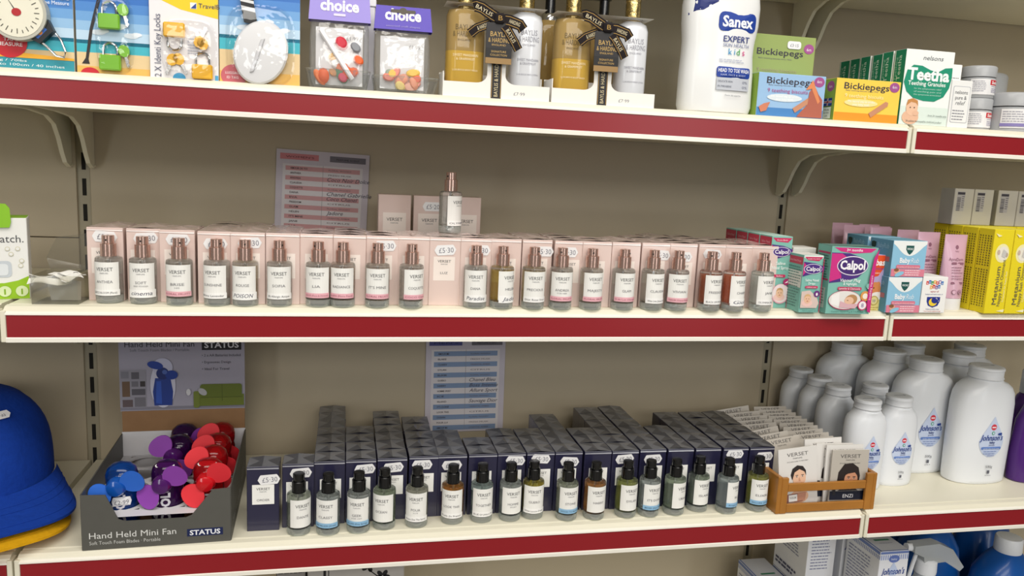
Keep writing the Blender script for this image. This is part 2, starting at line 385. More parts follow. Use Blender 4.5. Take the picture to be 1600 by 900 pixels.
ORDL = ['nearest', 'second', 'third', 'fourth', 'fifth', 'sixth', 'seventh', 'eighth', 'ninth', 'tenth', 'eleventh']
def place(i, n, a, b):
    """counts from the closer of two landmarks"""
    k, m = (i, a) if i < (n+1)//2 else (n-1-i, b)
    return ('%s from the %s' % (ORDL[k], m)) if k else ('next to the %s' % m)

# ---- bottle prototypes
def glass(key, c, rough=.0): return mat(key, c, rough, trans=1, ior=1.45, var=0)
gl = glass('clear_glass', 'f4f8f6')
def liquid(c, k=''):
    li = ''.join('%02x' % int(255-(255-int(c[i:i+2], 16))*.5) for i in (0, 2, 4))
    return film('liquid_'+c+k, li, .01, .02, opac=.14 if k else .24, bump=0, dcol=c)
rose = mat('rose_gold_metal', 'd3b0a2', .20, metal=.8, var=0); blackcap = mat('black_cap_plastic', '0d0d0f', .22, coat=.5, var=0)
steel = mat('bright_metal', 'd8d8d8', .15, metal=1, var=0)
RG = .0132
def meshof(mb, name):
    o = mb.build(name); me = o.data; bpy.data.objects.remove(o); return me
shellm = bottleglass('bottle_glass')
mb = MB(); mb.lathe([(.0110, 0), (.0127, .0008), (RG, .0028), (RG, .0078), (.0122, .0082)], film('bottle_glass_base', 'e9efec', .20, .03, opac=.20, bump=0), 32); mb.lathe([(.0122, .0083), (RG, .0086), (RG, .0450), (.0128, .0468), (.0112, .0480), (.0060, .0485), (.0060, .0500)], shellm, 32)
GLASS = meshof(mb, 'glass')
LIQ = {}
def liqmesh(c, k=''):
    if c+k not in LIQ:
        mb = MB(); mb.lathe([(.0060, .0096), (.0098, .0098), (.0112, .0104), (.0112, .0418), (.0108, .0422)], liquid(c, k), 28); LIQ[c+k] = meshof(mb, 'liquid')
    return LIQ[c+k]
mb = MB(); mb.lathe([(.0066, .0484), (.0077, .0486), (.0077, .0615), (.0072, .0618)], rose, 24); mb.lathe([(.0056, .0618), (.0060, .0620), (.0060, .0698), (.0055, .0702)], rose, 20)
mb.lathe([(.0010, .0702), (.0010, .0703)], dark, 8); CAPR = meshof(mb, 'spray_cap')
mb = MB(); mb.lathe([(.0068, .0484), (.0078, .0486), (.0078, .0612), (.0074, .0616)], blackcap, 24); mb.lathe([(.0062, .0616), (.0065, .0620), (.0065, .0700), (.0058, .0706)], blackcap, 20); CAPB = meshof(mb, 'spray_cap')
mb = MB(); mb.tube([(0, -.0058, .0655), (0, -.0064, .0655)], .0009, dark, 8); NOZ = meshof(mb, 'nozzle')
mb = MB(); mb.tube([(.0, 0, .047), (.002, 0, .03), (.003, 0, .0115)], .0009, film('dip_tube', 'f4f4f4', .15, opac=.25), 6); DIP = meshof(mb, 'dip_tube')
def bottle(x, y, z, name, sub, band, liq, pink, label, group, rot=0, hand=None):
    t = thing('perfume_bottle', label, 'bottle', (x, y, z), 0, group)
    add_part('glass', GLASS, t); lq = add_part('liquid', liqmesh(liq, '' if pink else '_b'), t); lq['label'] = 'perfume liquid inside the glass'
    add_part('dip_tube', DIP, t, rz=random.uniform(0, 6))
    c = add_part('spray_cap', CAPR if pink else CAPB, t, rz=random.uniform(-.9, .9)); n = add_part('nozzle', NOZ, c)
    mb = MB(); P = Print(mb, cyl(RG, a0=rot)); P.h = .00012; w = .0148; z0, z1 = (.0105, .0432)
    P.rect(-w, z0, w, z1, paper, 12)
    P.text('VERSET', 0, z1-.0090, .0052, ink, w=.0170); P.text('PARFUMS', 0, z1-.0120, .0020, inkg, w=.0080)
    if name: P.text(name, 0, z1-.0215, .0040, inkg, w=min(.0195, .0027*len(name)))
    if sub: P.text(sub, 0, z1-.0244, .0020, inkg, w=min(.014, .0016*len(sub)))
    if band == 'pink': P.rect(-w, z0, w, z0+.0052, pinkband, 12); P.text(hand or 'FLORAL FRUITY', 0, z0+.0017, .0026, C('a2485c'), w=.026)
    elif band == 'blue': P.rect(-w, z0, w, z0+.0056, bluband, 12); P.text(hand or 'FRESH AQUA', 0, z0+.0018, .0026, C('2f4a6a'), w=.024)
    elif band == 'strip': P.rect(-w+.0004, z0-.0018, w+.0004, z0+.0044, C('f8f7f5'), 12); P.text(hand or 'OLYMPEA', 0, z0+.0002, .0030, C('33333a'), w=.024)
    elif band == 'hand': P.rect(-w+.001, z0-.0030, w+.001, z0+.0052, C('f8f7f5'), 12); P.text(hand, .0005, z0-.0005, .0058, C('3a3c55'), w=.0210, shear=.25)
    mb.build('label', t)
    return t

# ---- middle shelf, pink boxes
px_left = [.0704, .1090, .1425, .1812, .2146, .2503, .2855, .3207, .3560, .3908, .4255, .4602, .4950, .5315, .5690, .6020, .6380, .6754, .7110, .7488, .7830, .8180]
ycol = [.0385, .037, .031, .025, .0226, .0235, .0256, .0235, .025, .025, .0235, .022, .023, .0235, .021, .0195, .0205, .0216, .023, .0243, .0235, .0235]
rows = [2, 2, 2, 4, 4, 3, 2, 3, 2, 2, 2, 2, 2, 3, 3, 2, 2, 3, 4, 4, 3, 3]
pk = ['ANTHEA', 'SOFT', 'BRISE', 'SUNSHINE', 'ROUGE', 'SOFIA', None, None, None, None, None, None, None, None, None, None, None, None, None, None, None, None]
stks = {0: ('£5·30', 0, -.0095), 1: ('£5·30', .0015, -.0100), 2: ('£5·30', .001, -.0100), 3: ('£5·30', .0005, -.0130), 4: ('£5·30', .002, -.0110), 8: ('£5·30', .003, -.011), 10: ('£5·30', 0, -.0140), 11: ('£5·30', .004, -.0130),
        13: ('£5·30', .007, -.013), 14: ('£5·30', -.002, -.013), 17: ('£5·30', .006, -.014), 18: ('£5·30', -.001, -.016), 19: ('£5·30', 0, -.012)}
beh = [place(i, 22, 'clear tray', 'nasal spray boxes') for i in range(22)]
for i, (x, y, n) in enumerate(zip(px_left, ycol, rows)):
    for k in range(n):
        lab = ('pink perfume box in the front row, %s' % beh[i]) if k == 0 else ('pink perfume box, %s from front in column %s' % (ORD[k+1], beh[i]))
        perf_box('pink', x+BW/2+random.uniform(-.0004, .0004)*(k > 0), y+BD/2+k*.0297, ZM, lab, 'pink perfume boxes on the middle shelf',
                 'LUZ' if i == 10 else None, stk=stks.get(i) if k == 0 else None, full=k == 0, rz=random.uniform(-.012, .012) if k else 0, lab=(random.uniform(-.002, .001), random.uniform(-.001, .001)))
# larger boxes at the back
for (x, w2, rot, l) in ((.3735+.0205, .041, 0, 'left of the three, beside the pink price sheet'), (.4178+.0205, .041, 0, 'middle one, half behind the raised bottle'), (.4655+.0195, .039, 0, 'right of the three, with empty panel beside it')):
    t = thing('large_perfume_box', 'larger dusky pink perfume box, '+l, 'box', (x, .175, ZM), rot, 'larger pink perfume boxes at the back')
    mb = MB(); mb.box(-w2/2, w2/2, -.016, .016, 0, .1165, STY['pink']['body'], .0006); mb.build('body', t)
    mb = MB(); P = Print(mb, front(-.016)); P.rect(-.0145, .056, .0145, .094, mat('box_label_pink')); P.text('VERSET', 0, .0835, .0058, ink, w=.0200); P.text('PARFUMS', 0, .0800, .0024, inkg, w=.0095); P.text('LUZ', 0, .065, .0045, inkg, w=.0075)
    mb.build('label', t)
    if l.startswith('middle'): add_part('price_sticker', ST520, t, (.003, -.0163, .103))
mb = MB()
pb = [('ANTHEA', None, 'strip', 'f5f2ee', 'GUCCI BLOOM (Floral)', 0, 165, .0923, .0173), ('SOFT', 'BABY POWDER', 'hand', 'f5f2ee', 'cinema', .15, 217, .1262, .0135), ('BRISE', 'HIS', 'pink', 'f4efe8', None, .12, 276, .1633, .0058),
      ('SUNSHINE', None, 'strip', 'f7efe9', 'White Lavender', -.12, 335, .2005, .0050), ('ROUGE', None, 'hand', 'f4e6cc', 'POISON', 0, 380, .2292, .0047), ('SOFIA', None, 'strip', 'f5ebe2', '(B) Allergic Antiper', .15, 433, .2640, .0044),
      ('LIA', None, 'pink', 'f6efe6', 'CHLOE (Flora & Oriental)', 0, 495, .3044, .0038), ('RADIANCE', None, 'pink', 'f1dccb', 'ALIEN (Flora Floral)', 0, 535, .3305, .0030), ("IT'S MINE", None, 'pink', 'f7ece0', None, .1, 589, .3675, .0015),
      ('COQUETTE', None, 'pink', 'f8f0ea', 'COCO Chanel', .55, 642, .4044, .0000), ('DANA', None, 'hand', 'f4f2ee', 'Paradise', 0, 743, .4763, .0025), ('HELEN', None, 'hand', 'e6c558', 'Jador', .75, 785, .5065, .0005),
      ('PRECIOUS', None, 'strip', 'f1e0b8', 'Dior Rose Dior', .12, 834, .5425, -.0010), ('ANDREA', 'FOR HER', 'pink', 'f6efe6', None, 0, 878, .5750, -.0018), ('MAJESTY', None, 'pink', 'f3e9dc', None, .28, 926, .6110, -.0020),
      ('GLAM', None, 'pink', 'f2ece6', 'Si de Lux (Giorgio)', .15, 976, .6500, -.0020), ('CLAUDIA', None, 'strip', 'f6f0e6', 'White Lime (Amber & Lav)', .32, 1022, .6862, -.0021), ('VIVIAN', None, 'pink', 'f4e2dd', 'TRESOR (Ozonic Floral)', 0, 1061, .7165, -.0035),
      ('FREEDOM', None, 'strip', 'e8956b', 'BLACK OPIUM (Fem)', .35, 1113, .7580, -.0050), ('CHARM', None, 'hand', 'ea7d4e', 'Giola', .5, 1150, .7875, -.0069), ('JANE', None, 'strip', 'f1f3f0', 'OLYMPEA (Pure Fl)', .38, 1194, .8248, -.0058)]
desc = {'strip': 'white label strip', 'hand': 'handwritten label tag', 'pink': 'pink label band'}
for i_, (n, s, bd, lq, hd, rot, _, x, y) in enumerate(pb):
    bottle(x+.0008, y+.0132, ZM, n, s, bd, lq, True, 'rose gold capped tester, %s, %s' % (desc[bd], place(i_, 21, 'clear tray', 'nasal spray boxes')), 'rose gold capped testers on the middle shelf', rot-.12, hd)
bottle(.4535, .073, ZM+BH+.0016, '', None, 'strip', 'efefee', True, 'glass perfume tester with rose gold cap standing on top of the pink boxes', 'rose gold capped testers on the middle shelf', .75, 'OLYMPEA')

# ---- bottom shelf, navy boxes
nx = [.2282, .2663, .3012, .337, .3734, .4107, .4455, .4824, .5182, .5545, .5903, .6275, .6631, .7006, .7379, .7751, .8131, .8498]
ny = [.0298, .0344, .0387, .0405, .0424, .0452, .0455, .0455, .0458, .0450, .0442, .0425, .0412, .0428, .0417, .0407, .0396, .0386]
nr = [1, 1, 7, 4, 6, 5, 3, 2, 3, 3, 5, 3, 6, 6, 3, 5, 5, 5]
nst = {0: (.0065, -.0155), 1: (.003, -.011), 3: (.0045, -.0115), 4: (.001, -.0115), 5: (-.002, -.0105), 6: (-.001, -.0125), 8: (.0045, -.0095), 9: (.0, -.0080), 10: (.001, -.0125), 12: (-.001, -.0105), 13: (0, -.0125), 16: (-.0015, -.0085), 17: (.0035, -.0125)}
nm = [place(i, 18, 'fan display box', 'wooden crate') for i in range(18)]
for i, (x, y, n) in enumerate(zip(nx, ny, nr)):
    for k in range(n):
        lab = ('navy perfume box in the front row, %s' % nm[i]) if k == 0 else 'navy perfume box, %s from front in column %s' % (ORD[k+1], nm[i])
        s = nst.get(i)
        perf_box('navy', x+BW/2+random.uniform(-.0004, .0004)*(k > 0), y+BD/2+k*.0296, ZB, lab, 'navy perfume boxes on the bottom shelf', 'ORDER' if i == 0 else None,
                 stk=(('£5·20' if i in (12,) else '£5·30',)+s) if (s and k == 0) else None, full=k == 0, lab=(random.uniform(-.002, .0015), 0), rz=random.uniform(-.01, .01) if k else 0)
nb = [('DANTE', None, None, 'eef1e4', None, .5, .2845, .0103), ('CLASSY', None, 'blue', 'f2f6f6', 'ONE MILLION (Green)', -.15, .3172, .0066), ('GEEK', 'FOR HIM', 'blue', 'f3f5f5', 'ALLURE (Pine Spring)', -.1, .3513, .0080), ('OCEAN', None, None, 'e2ebd3', None, -.25, .3808, .0141),
      ('POUR', 'LUI', 'strip', 'f3efe2', 'Acqua (See The Same)', -.1, .4186, .0149), ('LOOK THIS', None, 'strip', 'f5b23a', 'Prada (In Praise)', -.15, .4616, .0191), ('TOGETHER', None, 'strip', 'dfeeee', 'BLUE Of (Allure Fr)', .12, .4970, .0194), ('HOMME', 'SPORT', None, 'f2f5f5', None, .2, .5320, .0189),
      ('GUERO', None, 'strip', 'ead538', 'White Lacoste (Fresh)', 0, .5611, .0217), ('STONE', None, 'blue', 'e8ecda', 'GOOD TO BLACK', .2, .6017, .0127), ('HARRY', None, None, 'f2ab4c', None, .2, .6367, .0116), ('DYLAN', None, None, 'e3e88c', None, .3, .6782, .0123),
      ("IT'S DONE", None, 'blue', 'eff3f3', 'BOSS (Sea Pine)', .3, .7082, .0117), ('URBAN', None, None, 'dde8d4', None, .62, .7425, .0125), ('ISLAND', None, None, 'd9e6d2', None, .38, .7773, .0187), ('BLU', None, 'blue', 'e4ecee', 'Acqua & Mare', .72, .8126, .0085), ('ELIXIR', None, 'blue', 'e2e47c', 'ALLURE (Il Fan)', .1, .8557, .0112)]
dsc = {None: 'plain white label', 'blue': 'blue label band', 'strip': 'white label strip'}
for i_, (n, s, bd, lq, hd, rot, x, y) in enumerate(nb):
    bottle(x+.0008, y+.0132, ZB, n, s, bd, lq, False, 'black capped tester, %s, %s' % (dsc[bd], place(i_, 17, 'fan display box', 'wooden crate')), 'black capped testers on the bottom shelf', rot-.08, hd)

# ---- price sheets on the back panel
def sheet(x0, x1, ztop, zbot, head, band, label, left, hand, slope):
    t = thing('price_sheet', label, 'paper', ((x0+x1)/2, DEP-.002, zbot), 0, tilt=(0, slope)); W = (x1-x0)/2; Hh = ztop-zbot
    mb = MB(); mb.box(-W, W, -.0004, .0003, 0, Hh, mat('sheet_paper', 'c9c3cf', .6), 0); mb.build('paper', t)
    mb = MB(); P = Print(mb, front(-.0004)); rowsn = 15; dv = (Hh-.024)/rowsn
    P.rect(-W*.86, .003, W*.86, Hh-.019, C('d9d5da'))
    for k in range(rowsn):
        v = Hh-.021-(k+1)*dv
        if k % 2 == 0: P.mb.add([P.fn(a, b, P.h) for a, b in ((-W*.8, v), (W*.8, v), (W*.8, v+dv*.92), (-W*.8, v+dv*.92))], [(0, 1, 2, 3)], C(band))
    P.up(); P.rect(-W*.92, Hh-.013, -W*.1, Hh-.005, C(head)); P.h -= H1; P.rect(W*.14, Hh-.013, W*.92, Hh-.005, C('6c6873')); P.rect(-.0002, .003, .0002, Hh-.019, C('8f8a90'))
    P.text(hand[0], -W*.5, Hh-.0105, .0035, C('5a2a33' if head[0] == 'c' else '26305a'), w=W*.6); P.h -= H1; P.text('PERFUME SCENT', W*.53, Hh-.0105, .0035, C('2e2b33'), w=W*.5); P.h -= H1
    for k in range(rowsn):
        v = Hh-.021-(k+1)*dv+dv*.3; P.text(left[k % len(left)], -W*.7, v, .0036, C('3a3338'), w=W*(.10+.022*len(left[k % len(left)])), al='l', bold=.01); P.h -= H1
        if str(k) in hand[1]:
            P.text(hand[1][str(k)], W*.10, v-.0008, .0075, C('3c3a4c'), w=W*.085*len(hand[1][str(k)])*.72, al='l', shear=.35); P.h -= H1
        else: P.text(['FLORAL WOODY', 'FRESH MUSK', 'ORIENTAL AMBER', 'CITRUS'][k % 4], W*.12, v, .0030, C('6d6268'), w=W*.5, al='l'); P.h -= H1
    mb.build('print', t); return t
sheet(.2376, .3612, .2020, .080, 'c98087', 'c9979b', 'pink striped price list sheet fixed to the panel behind the pink boxes',
      ['AMOUR DE TOI', 'ANTHEA', 'ANDREA', 'CLAUDIA', 'COQUETTE', 'DANA', 'EVA', 'FREEDOM', 'GLAM', 'HELEN', "IT'S MINE", 'JANE', 'LIA', 'LUZ'], ("WOMEN'S", {'2': 'Coco Noir Dolce', '5': 'Chanel Gabrielle', '6': 'Coco Chanel', '9': 'Jadore'}), .03)
sheet(.4515, .5695, -.0560, -.2010, '4c4f8d', '7f95b8', 'blue striped price list sheet fixed to the panel behind the navy boxes',
      ['AMOUR ME', 'BLAKE', 'CLASSY', 'DYLAN', 'ELIXIR', 'GUERO', 'HARRY', 'HOMME SPORT', 'ICE', 'ISLAND', "IT'S DONE", 'LOOK THIS', 'OCEAN', 'POUR LUI'], ("MEN'S", {'5': 'Chanel Bleu', '6': 'Boss Intense', '7': 'Allure Sport', '9': 'Sauvage Dior'}), -.01)

# ================================================================== top shelf
def wf(yl, ox, oz): return lambda u, v, h: (u-ox, yl-h, v-oz)      # print given in shelf coordinates on a front face
blister = film('blister_plastic', 'ffffff', .04, .05, scale=60, bump=.35)
bagfilm = film('crinkled_bag_film', 'f6f6f6', .08, .10, scale=45, bump=.8, opac=.14)
trayfilm = film('clear_tray_plastic', 'f0f2f2', .10, .06, scale=30, bump=.5, opac=.05)
skyc = ['2f6fc0', '4a86cc', '6da2d8', '93bde2', 'bcd7ec']
def beach(P, x0, x1, z0, z1, hor, seab):
    P.rect(x0, hor+.045, x1, z1, C('1f5db4')); P.h -= H1; z1 = hor+.045
    n = len(skyc)
    for i, c in enumerate(skyc): P.rect(x0, hor+(z1-hor)*(n-1-i)/n, x1, hor+(z1-hor)*(n-i)/n, C(c)); P.h -= H1
    P.rect(x0, seab, x1, hor, C('3fb3c4')); P.h -= H1; P.rect(x0, hor-.0035, x1, hor, C('1f7fa8')); P.h -= H1*0
    P.rect(x0, z0, x1, seab, C('e2c797')); P.rect(x0, z0, x1, z0+(seab-z0)*.35, C('e9b75c'))
    for k, (a, b) in enumerate(((.3, .35), (.75, .28), (.55, .6))):
        P.ell(x0+(x1-x0)*a, hor+(z1-hor)*b*.5, .007, .0026, C('dfe9f2'), 12); P.ell(x0+(x1-x0)*a+.005, hor+(z1-hor)*b*.5+.0015, .005, .002, C('e8eff5'), 12); P.h -= H1*2
    P.up(2)
def card(x0, x1, z1, label, edge='f3f3f0', y=.012, name='travel_card'):
    xc = (x0+x1)/2; t = thing(name, label, 'travel accessory', (xc, y, ZT), 0, tilt=(-.02, 0))
    mb = MB(); mb.box(x0-xc, x1-xc, 0, .0012, 0, z1-ZT, C(edge)); mb.build('backing_card', t)
    return t, xc
def blist(t, x0, x1, z0, z1, xc, d=.010):
    """moulded clear bubble: a rounded raised loft facing the viewer"""
    mb = MB(); n = 24; vs = []; cx, cz, a, b = (x0+x1)/2-xc, (z0+z1)/2-ZT, (x1-x0)/2, (z1-z0)/2
    for k, (s, dd) in enumerate(((1.06, .0004), (1, .001), (.97, d*.8), (.88, d))):
        for i in range(n):
            q = 2*math.pi*i/n; c, si = math.cos(q), math.sin(q)
            vs.append((cx+a*s*abs(c)**.55*(1 if c > 0 else -1), -dd, cz+b*s*abs(si)**.55*(1 if si > 0 else -1)))
    mb.add(vs, [(r*n+i, r*n+(i+1) % n, (r+1)*n+(i+1) % n, (r+1)*n+i) for r in range(3) for i in range(n)]+[tuple(range(3*n, 4*n))], blister, True)
    return mb.build('blister', t)
def padlock(t, x, z, w, h, color, xc, up=True, d=.006):
    m = mat('padlock_'+color, color, .3, coat=.4); mb = MB(); x -= xc; z -= ZT
    mb.box(x-w/2, x+w/2, -d-.0012, -.0012, z-h/2, z+h/2, m, .0012); o = mb.build('padlock', t)
    s = 1 if up else -1; mb = MB()
    mb.tube([(x-w*.32, -d/2, z+s*h*.45)]+[(x+w*.32*math.cos(math.pi-a*math.pi/8), -d/2, z+s*(h*.5+.006+w*.30*math.sin(a*math.pi/8))) for a in range(9)]+[(x+w*.32, -d/2, z+s*h*.45)], .0012, steel, 8)
    c = mb.build('shackle', o); return o
def key(t, x, z, color, xc, rot, L=.011):
    m = mat('padlock_'+color, color, .3, coat=.4); x -= xc; z -= ZT; c, s = math.cos(rot), math.sin(rot)
    mb = MB(); P = Print(mb, lambda u, v, h: (x+u*c-v*s, -.0035-h, z+u*s+v*c)); pts = [(.0052*math.cos(q*math.pi/5), .0060*math.sin(q*math.pi/5)) for q in range(10)]
    vs = [(x+u*c-v*s, -.0045, z+u*s+v*c) for u, v in pts]+[(x+u*c-v*s, -.0025, z+u*s+v*c) for u, v in pts]
    mb.add(vs, [tuple(range(10)), tuple(range(10, 20))[::-1]]+[(i, 10+i, 10+(i+1) % 10, (i+1) % 10) for i in range(10)], m); o = mb.build('key', t)
    mb = MB(); q = lambda u, v: (x+u*c-v*s, z+u*s+v*c)
    vs = [(q(u, v)[0], yy, q(u, v)[1]) for yy in (-.0040, -.0028) for u, v in ((-.0013, -.005), (.0013, -.005), (.0013, -.008), (.0022, -.010), (.0010, -.012), (.0020, -.014), (0, -.005-L), (-.0013, -.004-L))]
    mb.add(vs, [tuple(range(8))[::-1], tuple(range(8, 16))]+[(i, (i+1) % 8, 8+(i+1) % 8, 8+i) for i in range(8)], steel); mb.build('key_blade', o)

# luggage scale card
t, xc = card(-.046, .0738, .418, 'blue beach card with round luggage scale and red TAPE MEASURE spot, leftmost on top shelf')
mb = MB(); P = Print(mb, wf(0, xc, ZT)); beach(P, -.046, .0738, ZT, .418, .2985, .2812+.004)
P.rect(-.046, .2667, .0738, .2768, C('2f93a3')); P.text('Weighs up to 32kg / 70lbs', -.043, .2732, .0030, C('e8f4f4'), w=.075, al='l'); P.text('Tape measures up to 100cm / 40 inches', -.043, .2692, .0034, C('e8f4f4'), w=.108, al='l')
P.poly([(-.046, .2768), (.0738, .2768), (.0738, .279), (.02, .282), (-.046, .2845)], C('efae2f')); P.ell(.0178, .2912, .0155, .0150, C('c8202c'), 28)
P.text('TAPE', .019, .2918, .0048, C('f4eeee'), w=.013, bold=.01); P.h -= H1; P.text('MEASURE', .018, .2872, .0048, C('f4eeee'), w=.022, bold=.01)
P.text('Scales', .0572, .3335, .0110, C('eef3f8'), w=.030, bold=.02); P.h -= H1; P.text('& Tape Measure', .0560, .3285, .0050, C('eef3f8'), w=.030)
mb.build('printed_front', t)
mb = MB(); R2 = .0255; cx, cz = .0290-xc, .3170-ZT
def disc(mb, r0, y0, y1, m, n=36):
    vs = [(cx+r0*math.cos(2*math.pi*i/n), y, cz+r0*math.sin(2*math.pi*i/n)) for y in (y0, y1) for i in range(n)]
    mb.add(vs, [(i, (i+1) % n, n+(i+1) % n, n+i) for i in range(n)], m, False); mb.add(vs[n:], [tuple(range(n))], m); mb.add(vs[:n], [tuple(range(n))[::-1]], m)
disc(mb, R2, -.0015, -.012, mat('scale_rim', 'b9b7aa', .35)); disc(mb, R2-.0028, -.012, -.0124, mat('scale_face', 'e9e5d2', .45))
P = Print(mb, lambda u, v, h: (cx+u, -.0125-h, cz+v))
for k in range(24):
    a = k*math.pi/12; r0, r1 = (.0165, .0195) if k % 2 else (.0150, .0195); q = .0004
    P.poly([(r0*math.cos(a)-q*math.sin(a), r0*math.sin(a)+q*math.cos(a)), (r1*math.cos(a)-q*math.sin(a), r1*math.sin(a)+q*math.cos(a)), (r1*math.cos(a)+q*math.sin(a), r1*math.sin(a)-q*math.cos(a)), (r0*math.cos(a)+q*math.sin(a), r0*math.sin(a)-q*math.cos(a))], C('5a584e')); P.h -= H1
P.up(); P.poly([(-.0008, 0), (.0008, 0), (-.008, .013)], C('3a3a38')); P.ell(0, 0, .0042, .0036, C('b3202a'), 16)
dd = mb.build('dial', t)
mb = MB(); a = .0360-xc; q = .0480-xc
mb.prism([(.0300-xc, .2985-ZT), (.0465-xc, .2900-ZT), (.0590-xc, .3030-ZT), (.0480-xc, .3260-ZT), (.0330-xc, .3250-ZT)], 'y', -.009, -.0013, mat('black_scale_plastic', '1b1c20', .4)); P = Print(mb, lambda u, v, h: (u-xc, -.009-h, v-ZT))
P.poly([(.0375, .2990), (.0455, .2945), (.0535, .3035), (.0465, .3090)], C('2f62b5')); P.ell(.0465, .3005, .0030, .0026, C('e68b2c'), 12); mb.build('handle', t)
mb = MB(); mb.tube([(.0470-xc, -.006, .2925-ZT), (.052-xc, -.006, .2880-ZT), (.060-xc, -.006, .2800-ZT), (.0665-xc, -.006, .2790-ZT), (.0680-xc, -.006, .2845-ZT), (.0645-xc, -.006, .2950-ZT), (.0600-xc, -.006, .3010-ZT)], .0011, steel, 8); mb.build('hook', t)

# green padlocks card
t, xc = card(.0755, .1418, .425, 'beach card with two lime green padlocks and a dark palm trunk', y=.014)
mb = MB(); P = Print(mb, wf(0, xc, ZT)); beach(P, .0755, .1418, ZT, .425, .2982, .2865)
P.poly([(.0800, .2755), (.0870, .2755), (.0860, .2800), (.0905, .3080), (.0985, .3380), (.112, .370), (.109, .371), (.0955, .3390), (.0878, .3090), (.0835, .2810)], C('2b2524')); P.poly([(.100, .372), (.120, .380), (.137, .372), (.120, .374), (.128, .362), (.113, .370)], C('2f4a2c'))
P.ell(.0872, .2660, .0085, .0062, C('c62030'), 20, rot=0); mb.build('printed_front', t)
for z, k in ((.3163, 0), (.2774, 1)):
    padlock(t, .1065, z, .0195, .0145, '7fc22c', xc); key(t, .1190, z+.012, '7fc22c', xc, .25)
blist(t, .0940, .1270, .2690, .3400, xc)

# yellow padlocks card
t, xc = card(.1428, .2068, .422, 'white card with yellow top, two yellow padlocks and yellow keys', y=.010)
mb = MB(); P = Print(mb, wf(0, xc, ZT)); P.rect(.1428, ZT, .2068, .422, C('e9e7ea')); P.poly([(.1428, .422), (.1428, .352), (.1520, .3415), (.172, .3330), (.2068, .3265), (.2068, .422)], C('f1cc14'))
P.rect(.1755, .346, .193, .356, C('2a2418')); P.rect(.1808, .3345, .1868, .3405, C('f3f0ea')); P.poly([(.1812, .3349), (.1864, .3349), (.1864, .3401)], C('1f3f93')); P.text('TravelB', .1885, .3360, .0062, C('24365e'), w=.0200, al='l')
P.text('2 X Identi Key Locks', .1530, .2672, .0088, C('5b5f75'), w=.060, al='l', rot=math.pi/2)
P.ell(.1698, .2670, .0060, .0050, C('3a98c8'), 16); P.rect(.2035, ZT, .2066, .2715, C('4aa0d0')); P.lines(.178, .305, .190, 6, .0028, .0009, C('a9adbb'), 4); mb.build('printed_front', t)
padlock(t, .1664, .3124, .0200, .0140, 'eeb312', xc, False); padlock(t, .1921, .2740, .0195, .0140, 'eeb312', xc, True)
key(t, .1640, .2840, 'eeb312', xc, -.4); key(t, .1700, .2850, 'eeb312', xc, .5); key(t, .1895, .3030, 'eeb312', xc, 2.7); key(t, .1925, .3010, 'eeb312', xc, 3.6)
blist(t, .1545, .2045, .2680, .3230, xc, .011)

# luggage tag card
t, xc = card(.2075, .2856, .425, 'beach card with oval white luggage tag on a black and white striped strap', y=.012)
mb = MB(); P = Print(mb, wf(0, xc, ZT)); beach(P, .2075, .2856, ZT, .425, .3130, .2985); P.ell(.2212, .2730, .0125, .0110, C('c4606a'), 24); P.text('LUGGAGE', .2205, .2745, .0036, C('f4eeee'), w=.015); P.h -= H1; P.text('ID TAG', .2200, .2700, .0036, C('f4eeee'), w=.011); mb.build('printed_front', t)
mb = MB(); cx, cz = .2480-xc, .2965-ZT; n = 40
def ring(a, b, y, tilt=.18): return [(cx+a*math.cos(2*math.pi*i/n)*math.cos(tilt)+b*math.sin(2*math.pi*i/n)*math.sin(tilt), y, cz-a*math.cos(2*math.pi*i/n)*math.sin(tilt)*.6+b*math.sin(2*math.pi*i/n)) for i in range(n)]
vs = ring(.0250, .0300, -.002)+ring(.0262, .0312, -.004)+ring(.0262, .0312, -.0075)+ring(.0245, .0295, -.0095)
tm = mat('tag_white_plastic', 'e2e2e4', .22, coat=.3)
mb.add(vs, [(r*n+i, r*n+(i+1) % n, (r+1)*n+(i+1) % n, (r+1)*n+i) for r in range(3) for i in range(n)], tm, False); mb.add(vs[3*n:], [tuple(range(n))], tm)
q = math.radians(62)
mb.box(-.0022, .0022, -.0115, -.0090, -.021, .014, mat('tag_ridge', 'd4d4d8', .25), .0008)
for i in range(len(mb.v)-24, len(mb.v)):
    x_, y_, z_ = mb.v[i]; mb.v[i] = (cx-.002+x_*math.cos(.32)-z_*-math.sin(.32), y_, cz-x_*math.sin(.32)*-1+z_*math.cos(.32))
mb.build('tag', t)
strapb = C('17171b'); strapw = C('dedee0')
mb = MB(); path = [(.2300, .4200), (.2330, .3900), (.2340, .3560), (.2350, .3450), (.2370, .3330), (.2385, .3250)]
for i in range(len(path)-1):
    (x0, z0), (x1, z1) = path[i], path[i+1]; k = 4 if i < 3 else 3
    for j in range(k):
        a, b = j/k, (j+1)/k; m = strapw if (j % 2 and i != 4) else strapb; w0 = .0065
        xa, xb, za, zb = x0+(x1-x0)*a-xc, x0+(x1-x0)*b-xc, z0+(z1-z0)*a-ZT, z0+(z1-z0)*b-ZT
        mb.add([(xa-w0, -.007, za), (xa+w0, -.007, za-.002), (xb+w0, -.007, zb-.002), (xb-w0, -.007, zb), (xa-w0, -.0055, za), (xa+w0, -.0055, za-.002), (xb+w0, -.0055, zb-.002), (xb-w0, -.0055, zb)], [(3, 2, 1, 0), (4, 5, 6, 7), (0, 4, 7, 3), (1, 2, 6, 5)], m)
mb.build('strap', t)
blist(t, .2150, .2790, .2660, .3420, xc, .013)

